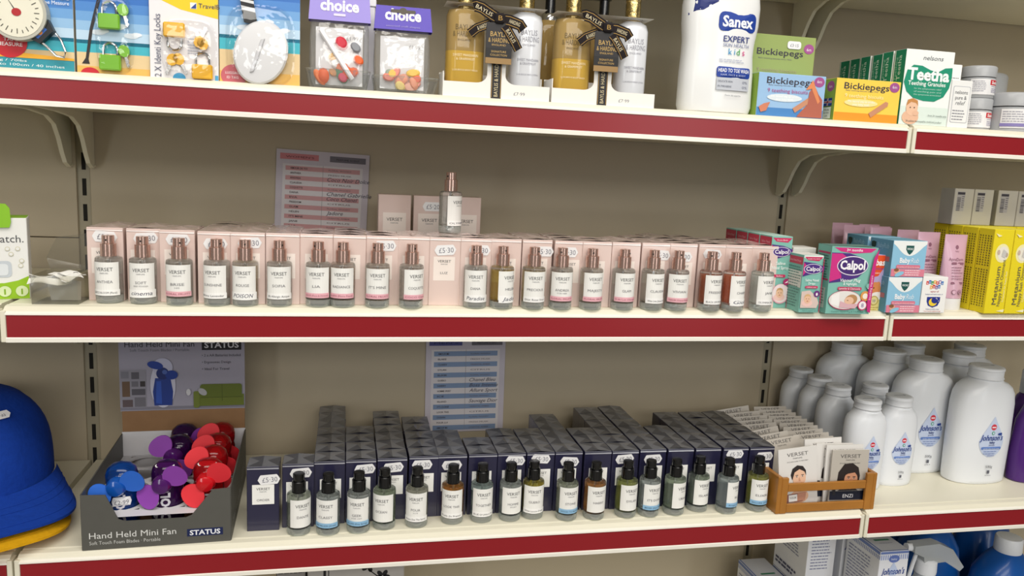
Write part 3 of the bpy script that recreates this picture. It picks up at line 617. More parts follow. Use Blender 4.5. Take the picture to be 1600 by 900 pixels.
# two bags of balloons-like craft bits in clear trays
def bag(x0, x1, z1, hz, label, y, seed, deep):
    xc = (x0+x1)/2; W = (x1-x0)/2; t = thing('hanging_bag', label, 'bag', (xc, y, ZT), tilt=(-.05, 0)); rd = random.Random(seed)
    mb = MB(); mb.loft([(.002, 0, .012, W*.86, .009), (.010, 0, .012, W*.96, .013), (.030, 0, .012, W, .014), (.050, 0, .010, W*.98, .010), (hz-ZT-.004, 0, .006, W*.96, .003), (hz-ZT+.004, 0, .005, W*.93, .0015)], bagfilm, 36, 3.2)
    for i, v in enumerate(mb.v): mb.v[i] = (v[0]+rd.uniform(-.0007, .0007), v[1]+rd.uniform(-.0010, .0010), v[2]+rd.uniform(-.0004, .0004)*(v[2] > .005))
    mb.build('clear_bag', t)
    mb = MB(); Hh = z1-hz; b0 = hz-ZT; pur = C(deep)
    vs = []
    for yy in (-.0022, .0100):
        vs += [(-W*1.02, yy, b0), (W*1.04, yy, b0), (W*.97, yy*.2+.003, b0+Hh), (-W*.95, yy*.2+.003, b0+Hh)]
    mb.add(vs, [(0, 1, 2, 3), (7, 6, 5, 4), (0, 3, 7, 4), (1, 5, 6, 2), (3, 2, 6, 7)], pur)
    P = Print(mb, lambda u, v, h: (u, -.0022-h+(v-b0)/Hh*.0045, v)); P.h = .0003
    P.text('choice', 0, b0+Hh*(.42 if deep == '5745b5' else .30), .0165, C('f2f0f4'), w=W*1.28, bold=.035)
    if deep == '5745b5':
        P.text('assorted craft shapes', 0, b0+.0030, .0030, C('9d92cf'), w=W*1.2); P.rrect(-.013, b0+Hh-.0070, .013, b0+Hh-.0035, .0015, C('4a4236')); P.ell(0, b0+Hh-.0048, .0040, .0035, C('4a4236'), 14)
    else: P.rrect(-.006, b0+.0050, .006, b0+.0075, .0008, C('d9d4ee'))
    mb.build('header_card', t)
    mb = MB(); cw = W*.78; ct = hz-ZT-.006; mb.box(-cw, cw, .003, .004, .004, ct, C('f4f3f5'))
    P = Print(mb, front(.003)); P.rrect(cw*.10, ct-.014, cw*.95, ct-.006, .003, stick); P.text('£1·99', cw*.55, ct-.0120, .0062, num, w=.012); mb.build('insert_card', t)
    cols = (['e8632a', 'e8632a', 'ee7a3a', 'f4f4f4', 'c9243a', '2c8a52', '8d8f95', 'efb43a', 'f0a04a', 'd9536a'] if seed == 1 else ['e58a7a', 'f0a080', 'e8c060', 'f2d98a', 'a9b6a2', 'ee9a8c', 'f3b9a6', 'e8745a'])
    for k in range(13 if seed == 1 else 12):
        mb = MB(); c = cols[k % len(cols)]; px_ = rd.uniform(-W*.68, W*.68); pz = .006+rd.random()**1.6*(.042 if seed == 1 else .018)
        yy = .001-rd.random()*.002; a = rd.uniform(.004, .0095); b = rd.uniform(.003, .0060); ro = rd.uniform(0, 3)
        nn = 12; ca, sa = math.cos(ro), math.sin(ro); vs = []
        for d2, s2 in ((.0015, .7), (0, 1), (-.0015, .7)):
            for i in range(nn):
                u, v = a*s2*math.cos(2*math.pi*i/nn), b*s2*math.sin(2*math.pi*i/nn); vs.append((px_+u*ca-v*sa, yy+d2, max(.003, pz+u*sa+v*ca)))
        mb.add(vs, [(r*nn+(i+1) % nn, r*nn+i, (r+1)*nn+i, (r+1)*nn+(i+1) % nn) for r in range(2) for i in range(nn)]+[tuple(range(nn)), tuple(range(2*nn, 3*nn))[::-1]], C(c), True)
        mb.build('craft_piece', t)
    if seed == 1:
        mb = MB(); mb.tube([(-W*.62, -.002, .058), (W*.45, -.003, .010)], .0026, C('f6f4f6'), 8); mb.build('white_stick', t)
    return t
bag(.2945, .3555, .3690, .3345, 'clear bag of orange and red craft bits with pale purple header card', .012, 1, '9a8cd8')
bag(.3605, .4195, .3555, .3305, 'clear bag with deep purple header card and hanging slot, beside the gold bottles', .013, 2, '5745b5')
t = thing('hanging_bag', 'pale pack mostly hidden between the two craft bags', 'bag', (.3560, .045, ZT)); mb = MB(); mb.box(-.006, .006, 0, .003, 0, .0905, C('dedde6'), .001); mb.build('body', t); mb = MB(); mb.box(-.007, .007, -.001, .004, .0905, .098, C('e9e8ee'), .0008); mb.build('header', t)
def clear_tray(x0, x1, y0, y1, h, label, slope=.004):
    t = thing('clear_tray', label, 'tray', ((x0+x1)/2, (y0+y1)/2, ZT)); W, D2 = (x1-x0)/2, (y1-y0)/2
    mb = MB(); mb.loft([(.0003, 0, 0, W-.004, D2-.003), (h*.9, 0, 0, W-.0005, D2-.0005), (h, 0, 0, W, D2), (h*.92, 0, 0, W-.0013, D2-.0013)], trayfilm, 40, 7, True, False, False); mb.build('wall', t); return t
clear_tray(.2905, .3575, .0035, .044, .0190, 'clear plastic tray around the orange craft bag'); clear_tray(.3585, .4290, .0035, .046, .0165, 'clear plastic tray around the deep purple headed bag')

# bath gift sets
gold = mat('gold_foil_cap', 'c9b27a', .25, metal=1, bump=1.2, var=.25, scale=220); goldp = C('b08d4f', 30)
amber = mat('amber_gel', 'e2b955', .08, trans=.25, ior=1.36, var=0); ambertop = mat('amber_clear', 'c2a468', .06, trans=.35, ior=1.36, var=0)
white_lotion = mat('white_lotion_bottle', 'dfe1e6', .18, coat=.5, var=0); cardw = C('efece6', 40)
def bathbottle(parent_label, x, y, kind, rot=0):
    t = thing('bath_bottle', parent_label, 'bottle', (x, y, ZT+.0022), 0)
    if kind == 'gold':
        mb = MB(); mb.loft([(.0, 0, 0, .0195, .0150), (.002, 0, 0, .0208, .0165), (.046, 0, 0, .0208, .0165)], amber, 36, 3.0); mb.build('gel', t)
        mb = MB(); mb.loft([(.0461, 0, 0, .0208, .0165), (.083, 0, 0, .0208, .0165), (.0885, 0, 0, .0190, .0150), (.0905, 0, 0, .0130, .0110)], ambertop, 36, 3.0); mb.build('shoulder', t)
        mb = MB(); P = Print(mb, oval(lambda v: (0, 0, .0208, .0165, 3.0)))
        P.text('BAYLIS', -.003, .0675, .0080, C('6d5a34'), w=.019); P.h -= H1; P.text('& HARDING', -.003, .0605, .0080, C('6d5a34'), w=.024); P.h -= H1; P.text('ENGLAND', -.003, .0560, .0030, C('6d5a34'), w=.014)
        P.text('SWEET MANDARIN', -.001, .0400, .0040, C('f1e2ba'), w=.027); P.h -= H1; P.text('& GRAPEFRUIT', -.001, .0362, .0036, C('f1e2ba'), w=.020); P.h -= H1; P.text('LUXURIOUS BODY WASH', -.001, .0250, .0026, C('f1e2ba'), w=.027); mb.build('print', t)
    elif kind == 'white':
        mb = MB(); mb.loft([(.0, 0, 0, .0170, .0140), (.002, 0, 0, .0182, .0150), (.082, 0, 0, .0182, .0150), (.0890, 0, 0, .0160, .0132), (.0925, 0, 0, .0100, .0090)], white_lotion, 36, 2.4); mb.build('body', t)
        mb = MB(); P = Print(mb, oval(lambda v: (0, 0, .0182, .0150, 2.4))); g = C('9a9aa4')
        P.text('BAYLIS', .001, .0675, .0080, g, w=.018); P.h -= H1; P.text('& HARDING', .001, .0605, .0080, g, w=.023); P.h -= H1; P.text('ENGLAND', .001, .0560, .0030, g, w=.014); P.h -= H1
        P.text('SWEET MANDARIN', .001, .0400, .0040, g, w=.024); P.h -= H1; P.text('& GRAPEFRUIT', .001, .0362, .0036, g, w=.018); P.h -= H1; P.text('LUXURIOUS HAND LOTION', .001, .0250, .0026, g, w=.024); mb.build('print', t)
    else:
        mb = MB(); mb.loft([(.0, 0, 0, .0170, .0140), (.002, 0, 0, .0182, .0150), (.088, 0, 0, .0182, .0150), (.096, 0, 0, .0120, .0100)], ambertop, 32, 2.4); mb.build('body', t)
        mb = MB(); mb.lathe([(.0095, .096), (.0095, .102), (.0080, .104)], steel, 20); mb.build('collar', t)
        mb = MB(); mb.lathe([(.0060, .104), (.0060, .124), (.0085, .125), (.0085, .129)], blackcap, 20); mb.box(-.026, .006, -.004, .004, .124, .1285, blackcap, .001); mb.build('pump', t); return t
    mb = MB(); mb.lathe([(.0082, .0900), (.0085, .0945), (.0085, .1120), (.0080, .1140), (.0086, .1145), (.0086, .1190), (.0060, .1200)], gold, 28); mb.build('gold_cap', t)
    return t
def giftset(x0, x1, tag_l, bx):
    xc = (x0+x1)/2; W = (x1-x0)/2; t = thing('gift_tray', 'white card gift tray with price £7·99, '+tag_l, 'gift set', (xc, .010, ZT))
    mb = MB(); h = .0155
    mb.box(-W, W, 0, .038, 0, .0010, cardw); mb.box(-W, -W+.0010, 0, .038, 0, h+.010, cardw); mb.box(W-.0010, W, 0, .038, 0, h-.002, cardw); mb.box(-W, W, .037, .038, 0, h+.012, cardw); mb.build('tray', t)
    pc = -W+.0575; pw = .0100; out = [(-W, 0), (W, 0), (W, h), (pc+pw+.012, h)]
    out += [(pc+pw+.012-.012*math.sin(a*math.pi/12), h+.009-.009*math.cos(a*math.pi/12)) for a in range(1, 7)]+[(pc+pw, .080), (pc-pw, .080)]
    out += [(pc-pw-.012+.012*math.cos(a*math.pi/12), h+.009-.009*math.sin(a*math.pi/12)) for a in range(0, 7)]+[(-W, h)]
    mb = MB(); mb.prism(out, 'y', -.0008, .0003, cardw); mb.build('front_panel', t)
    mb = MB(); P = Print(mb, front(-.0008)); P.text('£7·99', pc+.026, .0045, .0050, num, w=.0125); mb.build('price_print', t)
    mb = MB(); mb.box(pc-.0055, pc+.0055, -.0016, -.0009, 0, .080, C('1d1a1c')); P = Print(mb, front(-.0016)); P.rect(pc-.0052, .001, pc-.0046, .080, goldp); P.h -= H1; P.rect(pc+.0046, .001, pc+.0052, .080, goldp)
    P.text('BAYLIS & HARDING', pc+.0018, .002, .0060, C('d9c9a0'), w=.042, al='l', rot=math.pi/2); mb.build('ribbon_band', t)
    # top card that the bottle necks pass through
    a, b = bx; mb = MB(); holeplate(mb, [-W+.002, a-xc-.0095, a-xc+.0095, b-xc-.0095, b-xc+.0095, W-.006], [.001, .0105, .0295, .034], .0968, .001, .0092, cardw); mb.build('neck_card', t)
    # bow: two loops and two tails of printed ribbon
    rb = C('231d1f', 30); bz = .0815; by = -.004
    def rib(path, wd, nm, txt):
        mb = MB(); n = len(path); vs = []; nn = []
        for i, (u, v, d) in enumerate(path):
            a = path[min(n-1, i+1)]; b = path[max(0, i-1)]; du, dv = a[0]-b[0], a[1]-b[1]; L = math.hypot(du, dv) or 1
            nx_, nz_ = -dv/L, du/L; nn.append((nx_, nz_))
            for s_ in (-1, -.72, -.62, .62, .72, 1): vs.append((u+nx_*wd*s_, by-d, bz+v+nz_*wd*s_))
        for k, m in ((0, rb), (1, goldp), (2, rb), (3, goldp), (4, rb)): mb.add(vs, [(i*6+k, (i+1)*6+k, (i+1)*6+k+1, i*6+k+1) for i in range(n-1)], m)
        (u0, v0, d0), (u1, v1, d1) = path[1], path[-2]; L = math.hypot(u1-u0, v1-v0); c, q = (u1-u0)/L, (v1-v0)/L
        if c < 0: (u0, v0), (u1, v1) = (u1, v1), (u0, v0); c, q = -c, -q
        P = Print(mb, lambda u, v, h: (u0+u*c-v*q, by-max(p_[2] for p_ in path)-.0004-h, bz+v0+u*q+v*c)); P.text(txt, L*.5, -.0022, .0058, C('d9cba6'), w=L*.95); mb.build(nm, t)
    rib([(pc, 0, .002), (pc-.008, .003, .005), (pc-.020, .0095, .006), (pc-.0265, .0115, .004), (pc-.0280, .0110, .001)], .0062, 'bow_loop', 'BAYLIS')
    rib([(pc, -.001, .001), (pc-.010, -.0050, .003), (pc-.024, -.0110, .003), (pc-.031, -.0170, .002)], .0050, 'ribbon_tail', '& HARDING')
    rib([(pc, 0, .002), (pc+.010, -.001, .005), (pc+.022, -.0045, .005), (pc+.026, -.0090, .002)], .0062, 'bow_loop', 'HARDING')
    rib([(pc, -.002, .003), (pc+.008, -.0100, .005), (pc+.017, -.0230, .005), (pc+.0215, -.0300, .003)], .0050, 'ribbon_tail', 'BAYLIS')
    mb = MB(); mb.box(pc-.0055, pc+.0055, by-.008, by+.002, bz-.005, bz+.006, rb, .002); P = Print(mb, front(by-.008)); P.text('B', pc, bz-.002, .0070, goldp, w=.0045); mb.build('bow_knot', t)
    mb = MB(); mb.box(pc-.0140, pc+.0140, by-.0042, by-.0030, bz-.046, bz-.004, C('232022')); P = Print(mb, front(by-.0042)); g = C('c6a25c')
    P.text('BAYLIS', pc, bz-.0180, .0072, g, w=.019); P.h -= H1; P.text('& HARDING', pc, bz-.0240, .0066, g, w=.023); P.h -= H1; P.text('ENGLAND', pc, bz-.0275, .0028, g, w=.015); P.rect(pc-.0140, bz-.040, pc+.0140, bz-.030, C('151314')); P.text('SIGNATURE', pc, bz-.0345, .0030, g, w=.016); P.h -= H1; P.text('COLLECTION', pc, bz-.0380, .0030, g, w=.018); P.rect(pc-.0140, bz-.046, pc+.0140, bz-.040, C('9a7a4a'))
    mb.build('swing_tag', t); return t
giftset(.4328, .5500, 'beside the deep purple headed bag', (.4578, .5250)); giftset(.5526, .6722, 'nearer the tall white shower bottle', (.5780, .6475))
bathbottle('amber body wash bottle with gold cap in the gift tray beside the craft bags', .4578, .030, 'gold'); bathbottle('white hand lotion bottle with gold cap in the gift tray beside the craft bags', .5250, .030, 'white')
bathbottle('amber body wash bottle with gold cap in the gift tray nearer the shower bottle', .5780, .030, 'gold'); bathbottle('white hand lotion bottle with gold cap in the gift tray nearer the shower bottle', .6475, .030, 'white')
bathbottle('amber pump bottle with black pump standing behind, between both gift trays', .5650, .085, 'pump'); bathbottle('amber pump bottle with black pump behind the bow nearer the shower bottle', .6310, .085, 'pump')

# shower gel bottle
t = thing('shower_gel_bottle', 'tall white shower gel bottle with navy corner and blue badge', 'bottle', (0, 0, ZT))
t.location = (.7540, .030, ZT); wp = mat('white_hdpe', 'eceded', .28, coat=.25, var=0)
secs = [(0, 0, 0, .0400, .0180), (.0015, 0, 0, .0425, .0205), (.008, 0, 0, .0445, .0220), (.045, -.0005, 0, .0440, .0220), (.066, -.001, 0, .0425, .0215), (.080, -.0006, 0, .0428, .0215), (.100, 0, 0, .0455, .0222), (.120, 0, 0, .0460, .0222), (.140, 0, 0, .0430, .0215), (.150, 0, 0, .030, .018)]
mb = MB(); mb.loft(secs, wp, 44, 2.7); mb.build('body', t)
mb = MB(); mb.loft([(.150, 0, 0, .026, .016), (.170, 0, 0, .024, .016)], mat('navy_cap', '1b2a78', .3), 32, 2.4); mb.build('cap', t)
def ssec(v):
    for i in range(len(secs)-1):
        if secs[i][0] <= v <= secs[i+1][0]:
            k = (v-secs[i][0])/(secs[i+1][0]-secs[i][0]); a, b = secs[i], secs[i+1]
            return tuple(a[j]+(b[j]-a[j])*k for j in range(1, 5))+(2.7,)
    return secs[-2][1:5]+(2.7,)
mb = MB(); P = Print(mb, oval(ssec), .0002); nv = C('1d3f9a'); x0 = .7480; z0 = ZT
q = lambda a: a-x0
P.poly([(q(.7040), .1060), (q(.7180), .1120), (q(.7340), .1215), (q(.7340), .130), (q(.7040), .130)], C('1b2a70'), 3)
P.rrect(q(.7360), .0905, q(.7840), .1115, .006, nv, 3); P.text('Sanex', q(.7600), .0955, .0165, C('f4f6fb'), w=.0390, bold=.03)
P.text('EXPERT', q(.7600), .0790, .0095, C('2a3a80'), w=.033, bold=.01); P.h -= H1; P.text('SKIN HEALTH', q(.7600), .0735, .0055, C('7d86ac'), w=.033); P.h -= H1
for ch, dx, c in (('k', -.007, '3a9bd0'), ('i', -.0015, '3a9bd0'), ('d', .003, '45a84e'), ('s', .010, 'd9438a')): P.text(ch, q(.7600)+dx, .0650, .0100, C(c)); P.h -= H1
P.up(); P.lines(q(.7400), .0590, q(.7720), 2, .0022, .0008, C('b4bace'), 9)
P.rrect(q(.7378), .0395, q(.7812), .0515, .003, nv, 3); P.text('HEAD TO TOE WASH', q(.7595), .0455, .0058, C('f0f2fa'), w=.0395, bold=.02); P.h -= H1; P.text('HAIR, FACE & BODY', q(.7590), .0415, .0030, C('b9c3e6'), w=.032)
P.rect(q(.7385), .0255, q(.7805), .0393, C('c2c6cf'), 10); P.text('DELICATE SKIN', q(.7400), .0340, .0032, C('4f5568'), w=.018, al='l'); P.h -= H1; P.text('0% PARABENS', q(.7400), .0285, .0032, C('4f5568'), w=.017, al='l'); P.h -= H1; P.text('0%', q(.7745), .0335, .0040, C('6a7084'), w=.007); P.h -= H1; P.text('0%', q(.7745), .0280, .0040, C('6a7084'), w=.007)
P.text('Dermo skin expertise', q(.7600), .0190, .0028, C('6c6f7c'), w=.020); mb.build('print', t)

# generic carton
def carton(name, label, cat, x0, x1, y0, d, z, h, col, side=None, top=None, rz=0, group=None, bevel=.0005):
    xc = (x0+x1)/2; W = (x1-x0)/2; t = thing(name, label, cat, (xc, y0+d/2, z), rz, group)
    mb = MB(); mb.box(-W, W, -d/2, d/2, 0, h, C(col, 35), bevel)
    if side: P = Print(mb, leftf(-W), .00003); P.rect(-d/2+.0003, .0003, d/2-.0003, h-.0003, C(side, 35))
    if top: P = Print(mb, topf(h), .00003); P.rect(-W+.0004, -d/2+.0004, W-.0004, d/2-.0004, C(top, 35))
    mb.build('carton', t); return t, W
def biscuit(x0, x1, y0, z, h, front_c, low_c, label, pk_, name='Bickiepegs'):
    t, W = carton('biscuit_box', label, 'box', x0, x1, y0, .030, z, h, front_c, '8fae4a')
    mb = MB(); P = Print(mb, front(-.015)); s = W*2
    P.rect(-W+.0004, .0004, W-.0004, h*.20, C(low_c)); P.text(name, -s*.03, h*.76, .0105, C('3a3540'), w=s*.70, bold=.01); P.h -= H1
    P.text('Baby teething biscuits since 1925', -s*.10, h*.71, .0022, C('6d6a70'), w=s*.50)
    P.ell(W*.80, h*.86, .0068, .0058, C('a3528f'), 16); P.text('6m', W*.80, h*.835, .0052, C('f1e6f0'), w=.006)
    P.text('9 teething biscuits', -s*.06, h*.56, .0062, C(pk_), w=s*.60); P.h -= H1
    P.ell(-s*.10, h*.44, s*.26, h*.09, C('dfe9ee' if front_c[0] != 'f' else 'f8e39a'), 24); P.text('The natural way to soothe', -s*.10, h*.45, .0034, C('ffffff'), w=s*.42); P.h -= H1; P.text('your baby teeth', -s*.10, h*.38, .0034, C('ffffff'), w=s*.26)
    for a, b in (((s*.05, h*.16), (s*.30, h*.46)),):
        L = math.hypot(b[0]-a[0], b[1]-a[1]); ux, uz = (b[0]-a[0])/L, (b[1]-a[1])/L; r = .0030
        P.poly([(a[0]-uz*r, a[1]+ux*r), (a[0]+uz*r, a[1]-ux*r), (b[0]+uz*r, b[1]-ux*r), (b[0]+ux*r*.8, b[1]+uz*r*.8), (b[0]-uz*r, b[1]+ux*r)], C('c98d6c'))
    return t, W, mb, P
t, W, mb, P = biscuit(.8010, .8885, .045, ZT, .0980, '98a865', '98a865', 'lime green teething biscuit box standing behind the pale blue one', 'a6a07a'); P.rrect(W-.038, .083, W-.020, .092, .003, stick); P.text('£3·15', W-.029, .0855, .0050, num, w=.011); mb.build('front_print', t)
t, W, mb, P = biscuit(.7985, .8850, .010, ZT, .0490, '9cc0e4', '4a86c4', 'pale blue teething biscuit box with seal picture, between shower gel and yellow box', 'b3578f')
P.poly([(W*.25, .004), (W*.50, .016), (W*.52, .030), (W*.66, .038), (W*.80, .028), (W*.93, .022), (W*.96, .001), (W*.2, .001)], C('b2634f')); P.poly([(W*.40, .032), (W*.60, .044), (W*.86, .020), (W*.80, .017), (W*.58, .034)], C('e08a5a')); P.poly([(-W*.95, .010), (-W*.80, .014), (-W*.62, .016), (-W*.72, .006), (-W*.88, .004)], C('d08062')); mb.build('front_print', t)
t, W, mb, P = biscuit(.8985, .9850, .009, ZT, .0490, 'f3cf55', 'ef9a2a', 'yellow teething biscuit box with green end, beside the gum granules box', 'fff3b8')
mb.build('front_print', t); mb = MB(); P = Print(mb, leftf(-W)); P.ell(.004, .040, .0075, .0062, C('a3528f'), 16); P.text('6m', .004, .0380, .0050, C('f1e6f0'), w=.006); P.h += H1*2
P.rect(-.007, .017, .010, .026, C('2a3f86')); P.rect(-.007, .0203, .010, .0227, C('f0f0f0')); P.h -= H1; P.rect(.0003, .017, .0027, .026, C('f0f0f0')); P.rect(-.007, .0209, .010, .0221, C('b8283a')); P.h -= H1; P.rect(.0009, .017, .0021, .026, C('b8283a'))
P.rect(-.007, .002, .010, .0155, C('e9ead8')); P.text('Made', .0015, .0115, .0030, inkg, w=.010); P.h -= H1; P.text('in the', .0015, .0080, .0030, inkg, w=.010); P.h -= H1; P.text('UK', .0015, .0042, .0030, inkg, w=.006); mb.build('end_print', t)

# teething granules boxes: front one in full, a row of the same behind it
def granules(x0, y, label, full):
    t, W = carton('granules_box', label, 'box', x0, x0+.067, y, .0215, ZT, .0885, 'f0f3f0', '1e8560', 'eef2ee', group='teething granules boxes')
    mb = MB(); P = Print(mb, leftf(-W)); P.rect(-.0095, .0004, -.0080, .088, C('e8eeea')); P.h -= H1; P.text('Teetha', .003, .0520, .0085, C('cfe8dc'), w=.030, al='l', rot=math.pi/2); P.text('Teething', -.0035, .0520, .0050, C('8fc8ae'), w=.028, al='l', rot=math.pi/2); mb.build('end_print', t)
    if full:
        mb = MB(); P = Print(mb, front(-.01075))
        P.rect(-W+.0004, .0004, W-.0004, .022, C('dfece3')); P.text('nelsons', .004, .0770, .0075, C('4d5058'), w=.028, shear=.2)
        blob = [(-.0330, .050), (-.0300, .0640), (-.0220, .0705), (-.0100, .0700), (.0020, .0655), (.0120, .0635), (.0220, .0690), (.0320, .0700), (.0325, .058), (.0305, .046), (.024, .0350), (.012, .0290), (-.003, .0290), (-.018, .0320), (-.028, .0390)]
        P.poly(blob, C('1b9070')); P.text('Teetha', 0, .0535, .0195, C('f6f8f6'), w=.058, bold=.035); P.h -= H1; P.text('Teething Granules', -.001, .0470, .0070, C('eef4f0'), w=.052, bold=.015); P.h -= H1
        for k in range(3): P.text(['for the symptomatic relief', 'of teething pain and', 'the symptoms associated'][k], .001, .0425-.0035*k, .0026, C('bfe0d2'), w=.038); P.h -= H1
        sk = C('e8bb9c'); P.up(2); P.ell(-.0190, .0090, .0115, .0085, sk, 20); P.ell(-.0180, .0200, .0082, .0092, C('eec3a4'), 20); P.poly([(-.0262, .0220), (-.0245, .0295), (-.0180, .0315), (-.0110, .0290), (-.0098, .0225), (-.0130, .0260), (-.0200, .0270)], C('c98c50')); P.ell(-.0125, .0140, .0045, .0030, sk, 14); P.ell(-.0205, .0205, .0009, .0008, C('4b3a33'), 8); P.h -= H1; P.ell(-.0150, .0205, .0009, .0008, C('4b3a33'), 8)
        P.text('from 3+ months only', .018, .0110, .0034, C('4d5a55'), w=.026); P.h -= H1; P.text('24 sachets homeopathic medicinal product', .000, .0035, .0034, C('5a6762'), w=.050); mb.build('front_print', t)
    return t
granules(.9865, .008, 'white and green teething granules box at the front with picture of a baby', True)
for k in range(5): granules(.9865+(.002 if k == 1 else 0)+.0012*k, .0315+.0235*k, 'teething granules box, %s behind the front one, green end showing' % ORD[k+1], False)
# white cooling remedy boxes
t, W = carton('remedy_box', 'plain white remedy box set back beside the granules box', 'box', 1.0600, 1.0880, .034, .020, ZT, .0790, 'eeeeec'); mb = MB(); P = Print(mb, front(-.010)); P.lines(-.010, .062, .012, 2, .004, .0010, C('8a8a92'), 3); mb.build('front_print', t)
t, W = carton('remedy_box', 'white remedy box with grey frame and script lettering, beside the cream tubs', 'box', 1.0560, 1.0855, .010, .020, ZT, .0570, 'ececea'); mb = MB(); P = Print(mb, front(-.010))
P.rrect(-.012, .006, .0125, .050, .002, C('b9bac0')); P.rrect(-.0112, .0068, .0117, .0492, .0018, C('eeeeec')); P.text('nelsons', .000, .0405, .0065, C('34343c'), w=.018); P.h -= H1; P.text('pure &', .000, .0340, .0065, C('34343c'), w=.016); P.h -= H1; P.text('relief', .000, .0275, .0070, C('34343c'), w=.014, shear=.3); P.lines(-.010, .020, .010, 4, .0035, .0012, C('8a8a92'), 6); mb.build('front_print', t)
# nappy cream tubs
tubg = mat('tub_grey_plastic', 'a9abae', .4, coat=.2, var=0); tubw = mat('tub_label_white', 'e4e3e4', .4, var=0)
def tub(x, y, z, r, h, label, big=0):
    t = thing('cream_tub', label, 'tub', (x, y, z), 0, 'nappy cream tubs')
    mb = MB(); mb.lathe([(r*.93, 0), (r*.96, .001), (r*.98, h*.62), (r*.92, h*.64)], tubg, 36); mb.build('pot', t)
    mb = MB(); mb.lathe([(r*.99, h*.655), (r, h*.66), (r, h*.95), (r*.96, h*.985), (r*.90, h)], tubg, 36); mb.build('lid', t)
    mb = MB(); P = Print(mb, cyl(r*.985, a0=.15)); w_ = r*1.25; P.rect(-w_, h*.10, w_, h*.58, tubw, 20); P.rect(-r*.10, h*.40, w_, h*.56, C('c3202c'), 14)
    P.text('Sudocrem', r*.52, h*.435, h*.13, C('f6f2f2'), w=r*1.05, bold=.03, shear=.1); P.h -= H1; P.text('ANTISEPTIC HEALING CREAM', r*.5, h*.345, h*.045, C('6a5f86'), w=r*1.0); P.lines(-w_*.95, h*.50, -r*.25, 6, h*.06, h*.02, C('9a9aa6'), 2); P.lines(0, h*.28, w_*.9, 3, h*.05, h*.018, C('8f8ba8'), 5)
    if big: P.rect(-w_, h*.14, w_*.0, h*.22, C('8379b0'), 12)
    mb.build('label', t); return t
tub(1.1290, .052, ZT, .0205, .0410, 'small grey cream tub with red banner, lower of two stacked'); tub(1.1290, .052, ZT+.0412, .0205, .0400, 'small grey cream tub with red banner, upper of two stacked')
tub(1.1790, .045, ZT, .0300, .0500, 'wide cream tub with lilac stripe, in front at the right end of the top shelf', 1)
tub(1.2060, .150, ZT, .0440, .0860, 'large grey cream tub on its own at the back, red banner, behind the wide tub'); tub(1.1750, .215, ZT, .0360, .0780, 'dark shaded cream tub at the back behind the stacked small tubs'); tub(1.168, .118, ZT, .0200, .0400, 'small cream tub glimpsed between the stacked pair and the wide tub')

# ================================================================== middle shelf, right: children's remedies
teal = '7fb9ad'; mag = 'c8257c'; purp = '4b2a7e'
def swoosh(P, W, zt, zb, cx, cz, lw):
    """magenta field fading to a purple leaf shape with the name on it"""
    P.poly([(-W+.0004, zt), (-W+.0004, zb), (cx-lw*.2, cz-(cz-zb)*.75), (cx+lw*.62, cz-.0030), (cx+lw*.66, cz+.0030), (cx+lw*.1, cz+(zt-cz)*.82)], C(purp)); P.poly([(-W+.0004, zt-.0008), (-W+.0004, zb+.0012), (cx-lw*.42, cz-(cz-zb)*.5), (cx-lw*.30, cz), (cx-lw*.42, cz+(zt-cz)*.6)], C(mag))
    P.ell(cx, cz, lw*.52, lw*.26, C('e9e2f0'), 28); P.ell(cx, cz, lw*.49, lw*.235, C(purp), 28); P.text('Calpol', cx, cz-lw*.095, lw*.30, C('f6f4f8'), w=lw*.80, bold=.02)
def babyface(P, x, z, s, hair='c79a62', flip=1):
    P.ell(x, z-.9*s, 1.3*s, .8*s, C('efc6bd'), 16); P.ell(x, z, s*.85, s, C('eabf9f'), 20); P.poly([(x-.85*s, z+.25*s), (x-.6*s, z+.95*s), (x, z+1.15*s), (x+.6*s, z+.9*s), (x+.83*s, z+.3*s), (x+.4*s, z+.65*s), (x-.3*s, z+.7*s)], C(hair)); P.ell(x-.3*s, z+.05*s, s*.09, s*.09, C('4a3428'), 8); P.h -= H1; P.ell(x+.3*s, z+.05*s, s*.09, s*.09, C('4a3428'), 8); P.h -= H1; P.ell(x, z-.45*s, s*.22, s*.09, C('c9695f'), 10)
